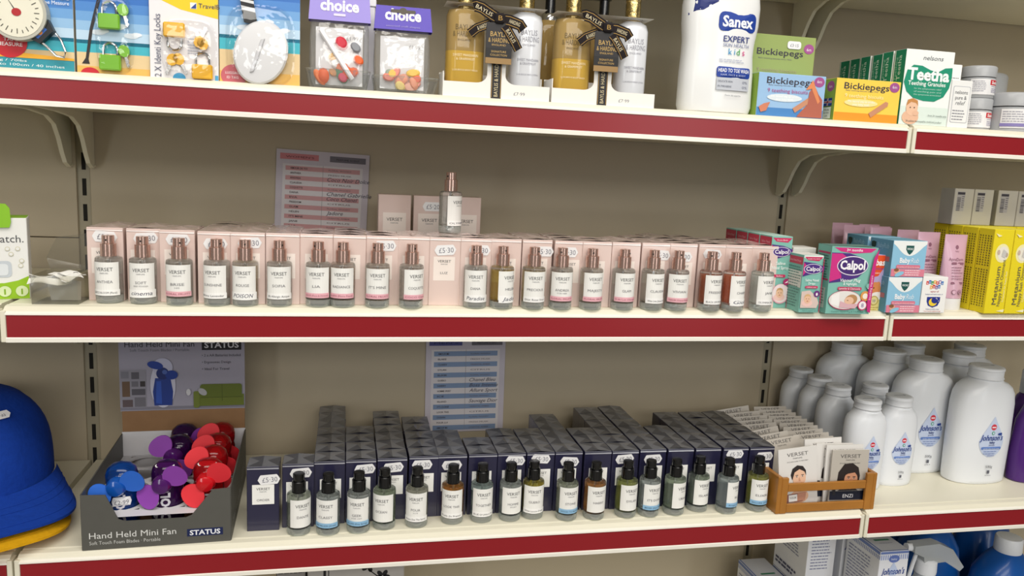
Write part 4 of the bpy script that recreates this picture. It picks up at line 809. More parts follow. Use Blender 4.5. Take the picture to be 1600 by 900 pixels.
def calpol_spray(x, y, label, full):
    t, W = carton('nasal_spray_box', label, 'box', x, x+.0280, y, .0290, ZM, .0890, teal, None, 'bcd8cf', group='nasal spray boxes')
    mb = MB(); P = Print(mb, leftf(-W)); P.rect(-.014, .068, .014, .0875, C('c43a55')); P.text('Saline Nasal', 0, .080, .0045, C('e8b8c0'), w=.020); P.h -= H1; P.text('Spray', 0, .074, .0045, C('e8b8c0'), w=.011); P.lines(-.011, .060, .011, 12, .0045, .0012, C('5f8f86'), 4); mb.build('side_print', t)
    if full:
        mb = MB(); P = Print(mb, front(-.0145)); P.poly([(-W+.001, .0872), (W-.0008, .0872), (W-.006, .0815), (-W+.006, .0825)], C('c8285c')); P.text('From Birth', 0, .0835, .0028, C('f3e4ea'), w=.014); swoosh(P, W, .079, .0590, 0, .0700, .0230)
        P.text('Saline', 0, .0540, .0055, C('eef7f4'), w=.013, bold=.01); P.h -= H1; P.text('Nasal Spray', 0, .0485, .0055, C('eef7f4'), w=.0225, bold=.01); P.rrect(-.008, .0385, .008, .0420, .0015, C('c8285c')); P.text('Saline', 0, .0392, .0030, C('f3e4ea'), w=.009)
        P.ell(.0035, .0180, .0120, .0125, C('e3a7b8'), 24); P.ell(.0035, .0185, .0110, .0115, C('f0dfe0'), 24); babyface(P, .002, .0190, .0058); P.ell(.0095, .0330, .0042, .0042, C('b0286a'), 16); P.poly([(.0070, .0315), (.0120, .0350), (.0110, .0320)], C('f4eef2'))
        P.poly([(W-.0022, .001), (W-.0004, .001), (W-.0004, .080), (W-.0010, .060)], C('c8285c')); mb.build('front_print', t)
for k in range(4): calpol_spray(.8435, .024+.0305*k, ['teal nasal spray box at the front, full pink and purple front showing', 'nasal spray box directly behind the front one', 'nasal spray box third from the front, above the pink boxes', 'nasal spray box at the back of its row, red sided'][k], k == 0)
t, W = carton('saline_drops_box', 'teal saline nasal drops box angled between spray box and vapour plug box', 'box', .8700, .8965, -.0060, .0340, ZM, .0700, teal, None, 'e6e3de')
mb = MB(); P = Print(mb, leftf(-W)); P.rect(-.016, .058, .016, .067, C('c43a55')); P.text('Saline Nasal Drops', 0, .061, .0035, C('e8b8c0'), w=.024); P.rect(-.013, .030, .016, .050, C('d9dcd4')); P.lines(-.014, .054, .015, 15, .0034, .0011, C('51807a'), 7); mb.build('side_print', t)
mb = MB(); P = Print(mb, front(-.017)); P.rect(-W+.0004, .0665, W-.0004, .0696, C('ecefec')); P.poly([(-W+.001, .0680), (W-.0008, .0680), (W-.006, .0630), (-W+.006, .0640)], C('c8285c')); P.text('Suitable from Birth', 0, .0650, .0022, C('f3e4ea'), w=.016); swoosh(P, W, .062, .0440, 0, .0535, .0235)
P.text('Saline Nasal', 0, .0385, .0042, C('eef7f4'), w=.018, bold=.01); P.h -= H1; P.text('Drops', 0, .0345, .0042, C('eef7f4'), w=.009, bold=.01); P.rrect(-.0085, .0300, .0085, .0330, .0014, C('c8285c')); P.text('Unblock nose', 0, .0306, .0024, C('f3e4ea'), w=.013)
P.poly([(-W+.0006, .006), (-W+.0006, .026), (-.002, .0275), (.008, .020), (.0115, .012), (.0090, .006)], C('d9c3bb')); babyface(P, -.0040, .0170, .0055, 'd8b27e'); P.ell(.0075, .0235, .0040, .0040, C('6a2a7a'), 16); P.ell(.0075, .0230, .0014, .0020, C('f4eef2'), 10); P.text('Relieves congested noses', 0, .0020, .0024, C('2f6d66'), w=.019); P.rect(W-.0012, .001, W-.0004, .066, C('c8285c')); mb.build('front_print', t)
t = thing('remedy_box', 'white remedy box lying behind the saline drops box', 'box', (.8980, .052, ZM)); mb = MB(); mb.box(-.016, .016, -.014, .014, 0, .0745, C('dedcd6'), .0006); mb.build('carton', t)
# vapour plug box, flared front
t = thing('vapour_plug_box', 'large teal vapour plug box with purple leaf and sleeping child picture', 'box', (.9325, .003, ZM), -.04)
mb = MB(); W = .0290; tl = C(teal, 35); mb.prism([(-W, 0), (W, 0), (W-.0006, .030), (W+.0004, .060), (W+.0030, .0815), (-W, .0822)], 'y', -.0150, .0150, tl); P = Print(mb, topf(.0823)); P.rect(-W, -.0145, W, .0145, C('6f938c')); mb.build('carton', t)
mb = MB(); P = Print(mb, leftf(-W)); P.rect(-.013, .072, .013, .0745, C('b53a62')); P.h -= H1; P.rect(-.013, .040, .013, .042, C('b53a62')); P.rect(-.010, .006, .010, .031, C('c9d0c8')); P.lines(-.011, .069, .012, 9, .0032, .0013, C('46706a'), 11); P.h -= H1; P.lines(-.008, .028, .009, 6, .0034, .0012, C('6a7672'), 12); mb.build('side_print', t)
mb = MB(); P = Print(mb, front(-.0150)); P.poly([(-W+.003, .0808), (W+.001, .0804), (W-.006, .0755), (0, .0738), (-W+.012, .0760)], C('d02c7e')); P.text('3+ months', .001, .0765, .0044, C('f8eaf2'), w=.021, bold=.02)
P.poly([(-W+.0004, .0745), (-W+.0004, .0375), (-.0080, .0400), (.0090, .0450), (.0180, .0540), (.0200, .0600), (.0120, .0690), (-.0050, .0740)], C(purp)); P.poly([(-W+.0004, .0735), (-W+.0004, .0390), (-.0130, .0440), (-.0160, .0560), (-.0080, .0690), (-.0150, .0735)], C('cc2a82')); P.poly([(-.016, .048), (-.008, .052), (-.008, .060), (-.014, .066)], C('8a2a80'))
P.ell(.0000, .0590, .0205, .0118, C('e9e2f0'), 32); P.ell(.0000, .0590, .0195, .0107, C('43246f'), 32); P.text('Calpol', 0, .0547, .0150, C('f8f6fa'), w=.0330, bold=.035)
P.text('Vapour Plug', -.001, .0395, .0055, C('f0f7f4'), w=.0270, bold=.01, shear=.2); P.h -= H1; P.text('& Nightlight', -.001, .0355, .0042, C('f0f7f4'), w=.018, bold=.01, shear=.2); P.rrect(-.0170, .0292, .0150, .0332, .0018, C('c43a62')); P.text('Lavender & Chamomile', -.001, .0300, .0036, C('f6e6ec'), w=.0280)
P.ell(-.006, .0170, .0215, .0120, C('c02a62'), 30); P.ell(-.006, .0172, .0212, .0112, C('e6e2de'), 30); P.poly([(-.024, .012), (-.024, .022), (-.014, .026), (-.013, .009)], C('f2f0ee')); P.ell(.002, .0175, .0085, .0065, C('b98a5c'), 20, rot=.3); P.ell(-.0005, .0165, .0062, .0048, C('e8bd9e'), 20); P.poly([(-.013, .008), (.008, .007), (.014, .013), (-.002, .0125), (-.012, .016)], C('d9aeb6')); P.ell(-.0025, .0170, .0010, .0004, C('5b4030'), 8)
P.ell(.0200, .0225, .0062, .0062, C('dd9a4e'), 22); P.ell(.0200, .0225, .0035, .0035, C('f3ead8'), 18); P.ell(.0175, .0112, .0063, .0063, C('c02a62'), 22); P.ell(.0175, .0112, .0050, .0050, C('f0e8ec'), 20); P.text('8', .0175, .0088, .0068, C('6a4a86'), w=.0032); P.ell(.0235, .0345, .0030, .0032, C('e8f2ee'), 16); P.ell(.0222, .0352, .0027, .0028, C(teal), 16)
P.poly([(W-.0050, .004), (W-.0006, .002), (W-.0008, .030), (W+.0002, .060), (W+.0026, .0805), (W-.0030, .0700), (W-.0060, .045), (W-.0062, .020)], C(mag)); P.text('Soothing Vapours', W-.0022, .018, .0036, C('f4e2ee'), w=.030, al='l', rot=math.pi/2); P.text('Contains Vapour Plug & 5 Refill Pads', -.002, .0022, .0030, C('24584f'), w=.043); mb.build('front_print', t)
# orange and yellow inhalant box
t, W = carton('inhalant_box', 'orange and yellow inhalant box with bear picture, squeezed beside the vapour plug box', 'box', .9560, .9935, .0100, .030, ZM, .0705, 'b9a6cc', 'd9cfd2')
mb = MB(); P = Print(mb, front(-.015)); P.poly([(-W+.0004, .0701), (W-.0004, .0701), (W-.0004, .0560), (W-.008, .044), (-W+.0004, .0380)], C('e4501f')); P.text('Olbas', .0065, .0575, .0110, C('f6f2ee'), w=.0235, bold=.03, shear=.15); P.h -= H1; P.text('for children', .0085, .0520, .0042, C('7a3a9a'), w=.018); P.h -= H1; P.text('Inhalant', .0075, .0470, .0030, C('f6e8d8'), w=.010)
P.rect(-W+.0004, .0004, W-.0004, .0200, C('ecd98a')); P.ell(.0080, .0280, .0080, .0085, C('d98a50'), 18); P.ell(.0120, .0340, .0028, .0030, C('d98a50'), 12); P.ell(.0060, .0290, .0008, .0010, C('2c1c14'), 8); P.ell(.0120, .0190, .0095, .0050, C('efeae2'), 16); P.ell(.0080, .0130, .0062, .0062, C('b9a552'), 20); P.ell(.0080, .0130, .0048, .0048, C('e0d292'), 20); P.text('W', .0080, .0105, .0060, C('6a6a86'), w=.0050); P.lines(-.004, .0040, .016, 2, .0028, .0008, C('9a8a3a'), 3); mb.build('front_print', t)
# baby rub boxes
def babyrub(x0, y0, z, label, full=True):
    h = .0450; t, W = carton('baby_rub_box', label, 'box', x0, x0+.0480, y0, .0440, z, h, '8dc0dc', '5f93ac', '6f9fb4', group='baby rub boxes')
    mb = MB(); P = Print(mb, leftf(-W)); P.poly([(-.019, .040), (-.0145, .041), (-.010, .040), (-.010, .035), (-.0145, .030), (-.019, .035)], C('1e3a36')); P.text('BabyRub', .004, .034, .0085, C('88b4c8'), w=.0220, bold=.02); P.rect(-.020, .018, .018, .024, C('a8656f')); mb.build('side_print', t)
    mb = MB(); P = Print(mb, front(-.022)); arc = [(-W+.0004, h-.0004), (-W+.0004, h-.004)]+[(-W+.002+(2*W-.004)*i/12, h-.004-.0150*math.sin(math.pi*i/12)) for i in range(1, 12)]+[(W-.0004, h-.004), (W-.0004, h-.0004)]
    P.poly(arc, C('eef1f0')); P.poly([(-.0055, .0390), (.0055, .0390), (.0055, .0340), (.0030, .0300), (0, .0275), (-.0030, .0300), (-.0055, .0340)], C('15514c')); P.text('VICKS', 0, .0337, .0034, C('e8f0ee'), w=.0088, bold=.02)
    P.text('Baby', -.0055, .0175, .0088, C('f2f6f8'), w=.0150, bold=.03); P.h -= H1; P.text('Rub', .0085, .0175, .0088, C('e4f0f6'), w=.0115, shear=.25)
    P.rrect(-.0170, .0105, .0170, .0150, .0018, C('d9768c')); P.text('For soothing and relaxing baby massage', 0, .0115, .0026, C('f6e4e8'), w=.0310); P.rect(-W+.0004, .0004, W-.0004, .0098, C('dd8296')); P.lines(-.004, .0075, .018, 3, .0027, .0010, C('f4dde2'), 4, .1)
    P.ell(-.0155, .0070, .0042, .0036, C('e0a88c'), 16); P.ell(-.0165, .0086, .0034, .0022, C('8a5a3c'), 14); P.ell(-.0120, .0035, .0068, .0026, C('8cc4de'), 16, rot=.35); mb.build('front_print', t); return t
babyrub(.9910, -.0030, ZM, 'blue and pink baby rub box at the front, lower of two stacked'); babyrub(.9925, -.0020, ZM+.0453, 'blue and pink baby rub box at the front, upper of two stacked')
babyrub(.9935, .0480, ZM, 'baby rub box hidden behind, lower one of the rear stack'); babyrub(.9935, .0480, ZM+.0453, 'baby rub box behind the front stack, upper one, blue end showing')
t, W = carton('vapour_oil_box', 'small white vapour oil box with bright lettering and crescent moon', 'box', 1.0400, 1.0762, -.0030, .036, ZM, .0460, 'f0efec', 'dcdad6')
mb = MB(); P = Print(mb, front(-.018)); cl = ['d8392f', '2f74c0', '3a9a4c', 'eba91f', 'd8392f', '7a3f97', '2f74c0', '3a9a4c']
for i, ch in enumerate('snuffle'): x = -.0115+.0036*i; P.rect(x-.0017, .0360+(i % 2)*.0012, x+.0017, .0405+(i % 2)*.0012, C(cl[i])); P.text(ch, x, .0368+(i % 2)*.0012, .0042, C('f5f3ef'), w=.0020); P.h -= H1*2
P.up()
for i, ch in enumerate('babe'): x = -.0055+.0038*i; P.rect(x-.0017, .0305+(i % 2)*.0010, x+.0017, .0350+(i % 2)*.0010, C(cl[i+3])); P.text(ch, x, .0313+(i % 2)*.0010, .0042, C('f5f3ef'), w=.0022); P.h -= H1*2
P.text('vapour oil', 0, .0265, .0034, C('b02a3a'), w=.0120); P.h -= H1; P.text('Eucalyptus and menthol vapour oil', 0, .0232, .0022, C('3a4a8a'), w=.0250); P.h -= H1
P.poly([(-.0095, .0205), (.0095, .0205), (.0095, .0150), (.0070, .0095), (0, .0068), (-.0070, .0095), (-.0095, .0150)], C('23338a')); P.ell(-.0005, .0140, .0060, .0052, C('f2d03a'), 22); P.ell(.0020, .0165, .0050, .0042, C('23338a'), 20)
for a, b in ((.005, .018), (.0072, .0155), (.0035, .0190)): P.ell(a, b, .0006, .0006, C('f4f2e4'), 6); P.h -= H1
P.text('Relieves stuffy noses', 0, .0042, .0024, C('3a4a8a'), w=.0190); P.h -= H1; P.text('From 3 months suitable for baby', 0, .0016, .0022, C('c2543a'), w=.0240); mb.build('front_print', t)
# pink cream tubes standing on white caps
pinkt = mat('pink_tube_plastic', 'cfa6b8', .32, coat=.3, var=0); capw = mat('white_cap_plastic', 'e9e8e8', .3, coat=.2, var=0)
def tube(x, y, label, full, rz=0, nm='AproDerm'):
    t = thing('cream_tube', label, 'tube', (x, y, ZM), rz, 'pink cream tubes'); h = .0975
    mb = MB(); mb.loft([(0, 0, 0, .0148, .0125), (.0010, 0, 0, .0155, .0130), (.0150, 0, 0, .0152, .0128)], capw, 28); mb.build('cap', t)
    sc = [(.0153, 0, 0, .0156, .0130), (.030, 0, 0, .0159, .0122), (.060, 0, 0, .0164, .0075), (.085, 0, 0, .0168, .0026), (.0890, 0, 0, .0168, .0010), (h, 0, 0, .0168, .0009)]
    mb = MB(); mb.loft(sc, pinkt, 32, 2.0); mb.build('body', t)
    if full:
        def sec(v):
            for i in range(len(sc)-1):
                if sc[i][0] <= v <= sc[i+1][0]:
                    k = (v-sc[i][0])/(sc[i+1][0]-sc[i][0]); return tuple(sc[i][j]+(sc[i+1][j]-sc[i][j])*k for j in range(1, 5))+(2.0,)
            return sc[-1][1:]+(2.0,)
        mb = MB(); P = Print(mb, oval(sec), .0003); g = C('8d5f73'); P.ell(0, .0815, .0022, .0026, g, 14); P.text('baby', 0, .0755, .0026, g, w=.005); P.h -= H1; P.text(nm, -.001, .0640, .0056, g, w=.0205); P.rrect(-.0080, .0590, .0100, .0620, .001, g); P.lines(-.008, .0550, .009, 3, .0034, .0009, g, 5); P.h -= H1; P.rrect(-.0085, .0340, .0085, .0368, .001, g); P.lines(-.008, .0440, .009, 2, .0034, .0009, g, 6)
        P.ell(-.0045, .0240, .0028, .0030, g, 16); P.ell(-.0045, .0240, .0023, .0025, pinkt, 16); P.ell(.0035, .0240, .0028, .0030, g, 16); P.ell(.0035, .0240, .0023, .0025, pinkt, 16); P.rect(-.0010+.0035, .0225, .0010+.0035, .0255, g); mb.build('print', t)
    return t
tube(1.1080, .0290, 'pink cream tube on white cap at the front beside the yellow boxes', True, 0, 'AproDerm'); tube(1.0915, .0580, 'pink cream tube just behind the front one, baby print half covered', True, 0, 'AproDerm')
for k, (x, y) in enumerate(((1.0850, .090), (1.0600, .113), (1.0780, .140), (1.0480, .155), (1.0900, .180), (1.0560, .195))):
    tube(x, y, 'pink cream tube, %s in the line receding behind the front two' % ORD[k+1], False)
# yellow ointment boxes
def ointment(x0, y0, label, full, side=True):
    h = .1080; t, W = carton('ointment_box', label, 'box', x0, x0+.0295, y0, .0255, ZM, h, 'e6d222', None, 'e9dc4a', group='yellow ointment boxes')
    if side:
        mb = MB(); P = Print(mb, leftf(-W)); ik = C('6f6414')
        for c in range(5):
            for k in range(2): u = -.0095+c*.0042; a, b = ((.010, .052), (.060, .098))[k]; P.lines(0, 0, 0, 0, .1, .1, ik); P.h -= H1
            rd = random.Random(c)
            for k in range(30):
                v = .008+k*.0031
                if 15 < k < 17: continue
                P.mb.add([P.fn(a2, b2, P.h) for a2, b2 in ((-.0105+c*.0044, v), (-.0105+c*.0044+.0016+.0014*rd.random(), v), (-.0105+c*.0044+.0016, v+.0018), (-.0105+c*.0044, v+.0018))], [(0, 1, 2, 3)], ik)
        o_ = mb.build('side_print', t); o_['kind'] = 'stuff'
    if full:
        mb = MB(); P = Print(mb, front(-.01275)); P.ell(.000, .0780, .0102, .0120, C('f2ebb0'), 24); P.ell(.001, .0775, .0078, .0090, C('ece6d8'), 22); P.ell(-.0055, .0790, .0022, .0034, C('c9b3a2'), 12); P.ell(.0065, .0760, .0022, .0030, C('b9a89a'), 12); P.poly([(-.001, .074), (.0045, .072), (.006, .080), (.001, .083)], C('c9c6c0'))
        P.text('Metanium', .0005, .0120, .0092, C('5d5a50'), w=.0490, al='l', rot=math.pi/2); P.h -= H1; P.text('Nappy Rash Ointment', .0065, .0100, .0066, C('66624e'), w=.0600, al='l', rot=math.pi/2); P.h -= H1; P.text('Treatment for Nappy Rash', .0110, .0150, .0034, C('f6f0c0'), w=.0400, al='l', rot=math.pi/2); P.poly([(-.0135, .103), (-.004, .100), (-.009, .0985)], C('f3eec4')); P.h -= H1; P.poly([(.002, .0035), (.014, .006), (.013, .002)], C('f3eec4')); mb.build('front_print', t)
    return t
for j in range(3):
    for k in range(4):
        x = 1.1335+.0305*j; 
        if k and j == 2: continue
        ointment(x, -.0050+.0268*k, 'yellow ointment box, %s column from the pink tubes, %s from the front' % (ORD[j+1], ORD[k+1]), k == 0, j == 0 or k == 0)
for k, x in enumerate((1.1300, 1.1610, 1.2000, 1.2310)):
    t = thing('stacked_carton', 'plain grey white carton with barcode on the yellow boxes, %s from the left' % ORD[k+1], 'box', (x+.0135, .0780, ZM+.1083 if x < 1.21 else ZM+.1083), 0 if k != 2 else -.06, 'grey cartons on the yellow boxes')
    mb = MB(); mb.box(-.0150, .0150, -.013, .013, 0, .0480, mat('grey_carton', 'b9b4aa', .55), .0006); mb.build('carton', t)
    mb = MB(); P = Print(mb, front(-.013)); P.rect(-.0110, .0180, .0010, .0440, C('a9a5a6')); rd = random.Random(k)
    z_ = .0185
    while z_ < .037: P.mb.add([P.fn(a2, b2, P.h) for a2, b2 in ((-.0105, z_), (-.0050, z_), (-.0050, z_+.0008), (-.0105, z_+.0008))], [(0, 1, 2, 3)], C('2f2c33')); z_ += .0012+.0009*rd.random()
    P.rect(-.0105, .0400, .0008, .0432, C('3b383f')); P.lines(-.0035, .0370, .0008, 6, .0028, .0010, C('66626a'), 3); mb.build('barcode_print', t)
# supports under the cartons that stand past the third column
for k, x in enumerate((1.1945, 1.2250, 1.2555)): ointment(x, .0560, 'yellow ointment box under the grey cartons, %s past the second column' % ORD[k+1], False, False)

# ================================================================== middle shelf, left
t = thing('gadget_box', 'white and lime green box with watch lettering at the left edge', 'box', (-.0334, .0526, ZM), .28)
mb = MB(); W = .0420; Hh = .0840; mb.box(-W, W, -.020, .020, 0, Hh, C('e6e6e3', 35), .0006); P = Print(mb, topf(Hh)); P.rect(-W+.0005, -.0195, W-.0005, .0195, C('85b52a')); mb.build('carton', t)
mb = MB(); P = Print(mb, front(-.020)); P.poly([(-W+.0004, .0004), (W-.0004, .0004), (W-.0004, .0240), (W-.010, .0195), (W-.022, .0170), (-W+.0004, .0180)], C('93c01f')); P.text('smartwatch.', .0385, .0590, .0110, C('4b4c50'), w=.054, al='r')
P.rrect(-.010, .0230, .0270, .0400, .004, C('c4cbd2')); P.rrect(-.0120, .036, .0050, .0540, .003, C('cfd5da')); P.rrect(-.008, .0250, .0240, .0370, .003, C('dde2e6'))
for a, b in ((.014, .0520), (.024, .0525), (.033, .0525), (.0145, .0460), (.027, .0470), (.0360, .0400), (.035, .0350)): P.ell(a, b, .0022, .0022, C('c9c4a4'), 14); P.ell(a, b, .0017, .0017, C('e6e6e3'), 14); P.h -= 2*H1
P.up(2)
for a in (.004, .0200, .0350): P.ell(a, .0085, .0056, .0056, C('d3e2b0'), 18); P.text('i', a, .0055, .0080, C('7fa81f'), bold=.05); P.h -= 2*H1
mb.build('front_print', t)
t2 = MB(); t2.prism([(-.036, .0730), (.0270, .0745), (.0285, .0800), (.0280, .0940), (.0245, .0985), (-.036, .1010)], 'y', -.0225, -.0210, C('86bd25')); P = Print(t2, front(-.0225)); P.ell(.0160, .0915, .0030, .0026, C('4a5a30'), 16); t2.build('hang_tab', t)
t = thing('clear_tray', 'open clear plastic box with tall lid flap, left of the pink perfume boxes', 'tray', (.0470, .0330, ZM), -.02)
mb = MB(); W, D2, Hh = .0215, .0210, .0295; mb.box(-W, W, -D2, D2, 0, .0006, trayfilm)
for a in ((-W, -D2, W, -D2), (W, -D2, W, D2), (W, D2, -W, D2), (-W, D2, -W, -D2)): mb.add([(a[0], a[1], 0), (a[2], a[3], 0), (a[2], a[3], Hh), (a[0], a[1], Hh)], [(0, 1, 2, 3)], film('smoky_clear', 'dedcd2', .06, .12, scale=20, bump=.5, opac=.05))
mb.build('walls', t)
mb = MB(); mb.add([(-W+.004, D2, Hh), (W+.016, D2, Hh), (W+.016, D2+.010, Hh+.022), (W+.004, D2+.016, Hh+.0400), (-W+.006, D2+.013, Hh+.0330), (-W-.002, D2+.006, Hh+.012)], [(0, 1, 2, 3, 4, 5)], film('smoky_clear', 'c9c7bc')); mb.build('lid_flap', t)
rd = random.Random(12)
for k, (x, y, z, a, b, rz, rx) in enumerate(((.040, .022, .0225, .020, .006, .15, .35), (.052, .030, .0265, .015, .006, -.2, .1), (.033, .030, .0265, .016, .005, .3, -.1), (.060, .020, .0270, .010, .007, .5, .2), (.046, .038, .0280, .012, .007, -.5, .15), (.062, .034, .0280, .008, .006, .2, -.3))):
    t = thing('paper_slip', 'loose white paper slip in the clear tray, %s' % ['long one lying lowest', 'over the long one, near centre', 'poking out toward the green box', 'folded over the front rim', 'at the back of the heap', 'curled at the end nearest the perfume'][k], 'paper', (x, y, ZM+z), rz, 'paper slips in the clear tray', tilt=(rx, rd.uniform(-.2, .2)))
    mb = MB(); n = 6; vs = []
    for i in range(n+1):
        u = -a+2*a*i/n; c = .0022*math.sin(i*1.1+k); vs += [(u, -b, c), (u, b, c*.6)]
    vs += [(v[0], v[1], v[2]+.0004) for v in vs]; q = 2*(n+1)
    mb.add(vs, [(2*i, 2*i+1, 2*i+3, 2*i+2) for i in range(n)]+[(q+2*i, q+2*i+2, q+2*i+3, q+2*i+1) for i in range(n)]+[(2*i, 2*i+2, q+2*i+2, q+2*i) for i in range(n)]+[(2*i+1, q+2*i+1, q+2*i+3, 2*i+3) for i in range(n)], paper); mb.build('slip', t)
t = thing('paper_slip', 'larger white card leaning diagonally inside the clear tray', 'paper', (.0485, .0330, ZM+.0008)); mb = MB(); mb.prism([(-.012, 0), (.016, 0), (.017, .020), (.006, .0215), (-.016, .0225)], 'y', -.0005, .0005, C('c9c6c2')); mb.build('card', t)

# ================================================================== bottom shelf, left: caps and mini fan display
def cap(name, x, y, z, color, label, rz, sy=1.0, sticker=True, sc=1.0):
    m = mat('brushed_cotton_'+color, color, .85, var=.16, scale=170, bump=.6, spec=.2); t = thing(name, label, 'hat', (x, y, z), rz)
    a, b, h = .086*sc, .093*sc, .104*sy; mb = MB(); n, R = 48, 14; vs = []
    for r in range(R+1):
        q = r/R; ph = q*math.pi/2; rr = math.cos(ph)**.62 if q < 1 else 0; zz = h*math.sin(ph)**.92
        for i in range(n):
            th = 2*math.pi*i/n; seam = 1-.010*max(0, 1-abs(((th/(math.pi/3))+.5) % 1-.5)*14)
            wob = 1+.010*math.sin(3*th+5*q)+.006*math.sin(7*th+9*q)
            vs.append((a*rr*math.cos(th)*seam*wob, b*rr*math.sin(th)*seam*wob, .028+zz))
    mb.add(vs, [(r*n+i, r*n+(i+1) % n, (r+1)*n+(i+1) % n, (r+1)*n+i) for r in range(R) for i in range(n)], m, True); o = mb.build('crown', t)
    mb = MB(); mb.lathe([(.0075, h+.0275), (.0070, h+.0305), (.0030, h+.0320)], m, 16); mb.build('button', o)
    mb = MB(); N, K = 36, 6; top = []
    for j in range(K+1):
        for i in range(N+1):
            th = math.radians(-72+144*i/N); f = j/K; sn, cs = math.sin(th), math.cos(th)
            ox, oy = 1.04*a*(abs(sn)**.62)*(1 if sn > 0 else -1), -(b+.003)*cs-(.062 if sc == 1 else .074)*max(0, cs)**.45
            ix, iy = (a+.001)*sn, -(b+.001)*cs
            top.append((ix+(ox-ix)*f, iy+(oy-iy)*f, .030-.015*f-.012*sn*sn*f))
    q = len(top); vs = top+[(v[0], v[1], v[2]-.0028) for v in top]; W_ = N+1
    fs = [(j*W_+i, (j+1)*W_+i, (j+1)*W_+i+1, j*W_+i+1) for j in range(K) for i in range(N)]
    fs2 = [(q+a_, q+d_, q+c_, q+b_) for a_, b_, c_, d_ in fs]; rim = [(K*W_+i, q+K*W_+i, q+K*W_+i+1, K*W_+i+1) for i in range(N)]+[(j*W_, q+j*W_, q+(j+1)*W_, (j+1)*W_) for j in range(K)]+[((j+1)*W_+N, q+(j+1)*W_+N, q+j*W_+N, j*W_+N) for j in range(K)]
    mb.add(vs, fs+fs2+rim, m, True); br = mb.build('brim', t)
    mb = MB()
    for f in (.3, .55, .8):
        P_ = [(v[0], v[1], v[2]+.0003) for v in [top[round(f*K)*W_+i] for i in range(N+1)]]; mb.tube(P_, .0005, m, 4)
    mb.build('stitching', br)
    if sticker:
        mb = MB(); th = math.radians(-75); pts = [(-.011, 0), (-.008, .005), (.008, .005), (.011, 0), (.008, -.005), (-.008, -.005)]
        def fn(u, v, h_):
            phx = .90; bx = a*math.cos(phx)**.62; bz = .028+h*math.sin(phx)**.92
            return ((bx+h_+.002)*math.cos(th-u/bx)*1.0-v*.5*math.cos(th), (b/a)*(bx+h_+.002)*math.sin(th-u/bx)-v*.5*math.sin(th), bz+v*.75+.003)
        P = Print(mb, fn, .0008); P.poly(pts, stick); P.text('£6·99', 0, -.002, .005, num, w=.010); mb.build('price_sticker', t)
    return t
cap('baseball_cap', -.0900, .1250, ZB+.0130, '123a96', 'royal blue cotton baseball cap resting on the yellow one, small price sticker', .62)
cap('baseball_cap', -.0900, .1230, ZB+.0012, 'd7a012', 'mustard yellow baseball cap underneath the blue cap, only brim edge showing', .60, .78, False, .93)

board = mat('grey_printed_card', '55544f', .5, var=.06, scale=80); whitec = C('d5d4d8', 40); kraft = mat('kraft_card', '8d6a48', .75, var=.12, scale=60)
t = thing('fan_display_box', 'dark grey counter display box for mini fans with notched front', 'display box', (.1390, .0080, ZB), .035)
W, D2, Hf = .0745, .1850, .0620; mb = MB(); fr = [(-W, 0), (W, 0), (W, Hf), (W-.018, Hf-.001), (W-.040, .0330), (W-.046, .0305), (-W+.042, .0305), (-W+.036, .0330), (-W+.024, Hf-.001), (-W, Hf)]
mb.prism(fr, 'y', -.0012, 0, board)
P = Print(mb, front(-.0012)); P.text('Hand Held Mini Fan', -W+.007, .0125, .0098, C('d9d9d6'), w=.0860, al='l'); P.h -= H1; P.text('Soft Touch Foam Blades · Portable', -W+.007, .0058, .0055, C('c4c4c0'), w=.0700, al='l'); P.rect(W-.045, .0085, W-.008, .0170, C('16224e')); P.text('STATUS', W-.0265, .0100, .0078, C('eceef4'), w=.0315, bold=.025); mb.build('front_panel', t)
for s in (-1, 1):
    mb = MB(); mb.prism([(0, 0), (D2, 0), (D2, Hf+.002), (.003, Hf), (0, Hf)], 'x', s*W-.0006, s*W+.0006, board); 
    if s == 1: P = Print(mb, rightf(W+.0006)); P.text('Hand Held Mini Fan', .02, .0125, .0098, C('a9a9a6'), w=.0860, al='l'); P.lines(.12, .03, .17, 4, .004, .001, C('a9a9a6'))
    mb.build('side_panel', t)
mb = MB(); mb.box(-W, W, D2-.0012, D2, 0, Hf+.004, whitec); mb.build('back_panel', t)
# white insert with holes: a plate with a true grid of openings
holes = [(x, y) for x in (-.0425, .0040, .0475) for y in (.0370, .0780, .1190, .1600)]; zi = .0345
mb = MB(); xs = [-W+.001]+[v for x in (-.0425, .0040, .0475) for v in (x-.0205, x+.0205)]+[W-.001]; ys = [.001]+[v for y in (.0370, .0780, .1190, .1600) for v in (y-.0190, y+.0190)]+[D2-.001]
holeplate(mb, xs, ys, zi, .002, .01885, whitec)
mb.build('insert_plate', t); mb = MB(); mb.box(-W+.001, W-.001, .001, D2-.002, 0, .001, kraft); mb.build('floor_panel', t)
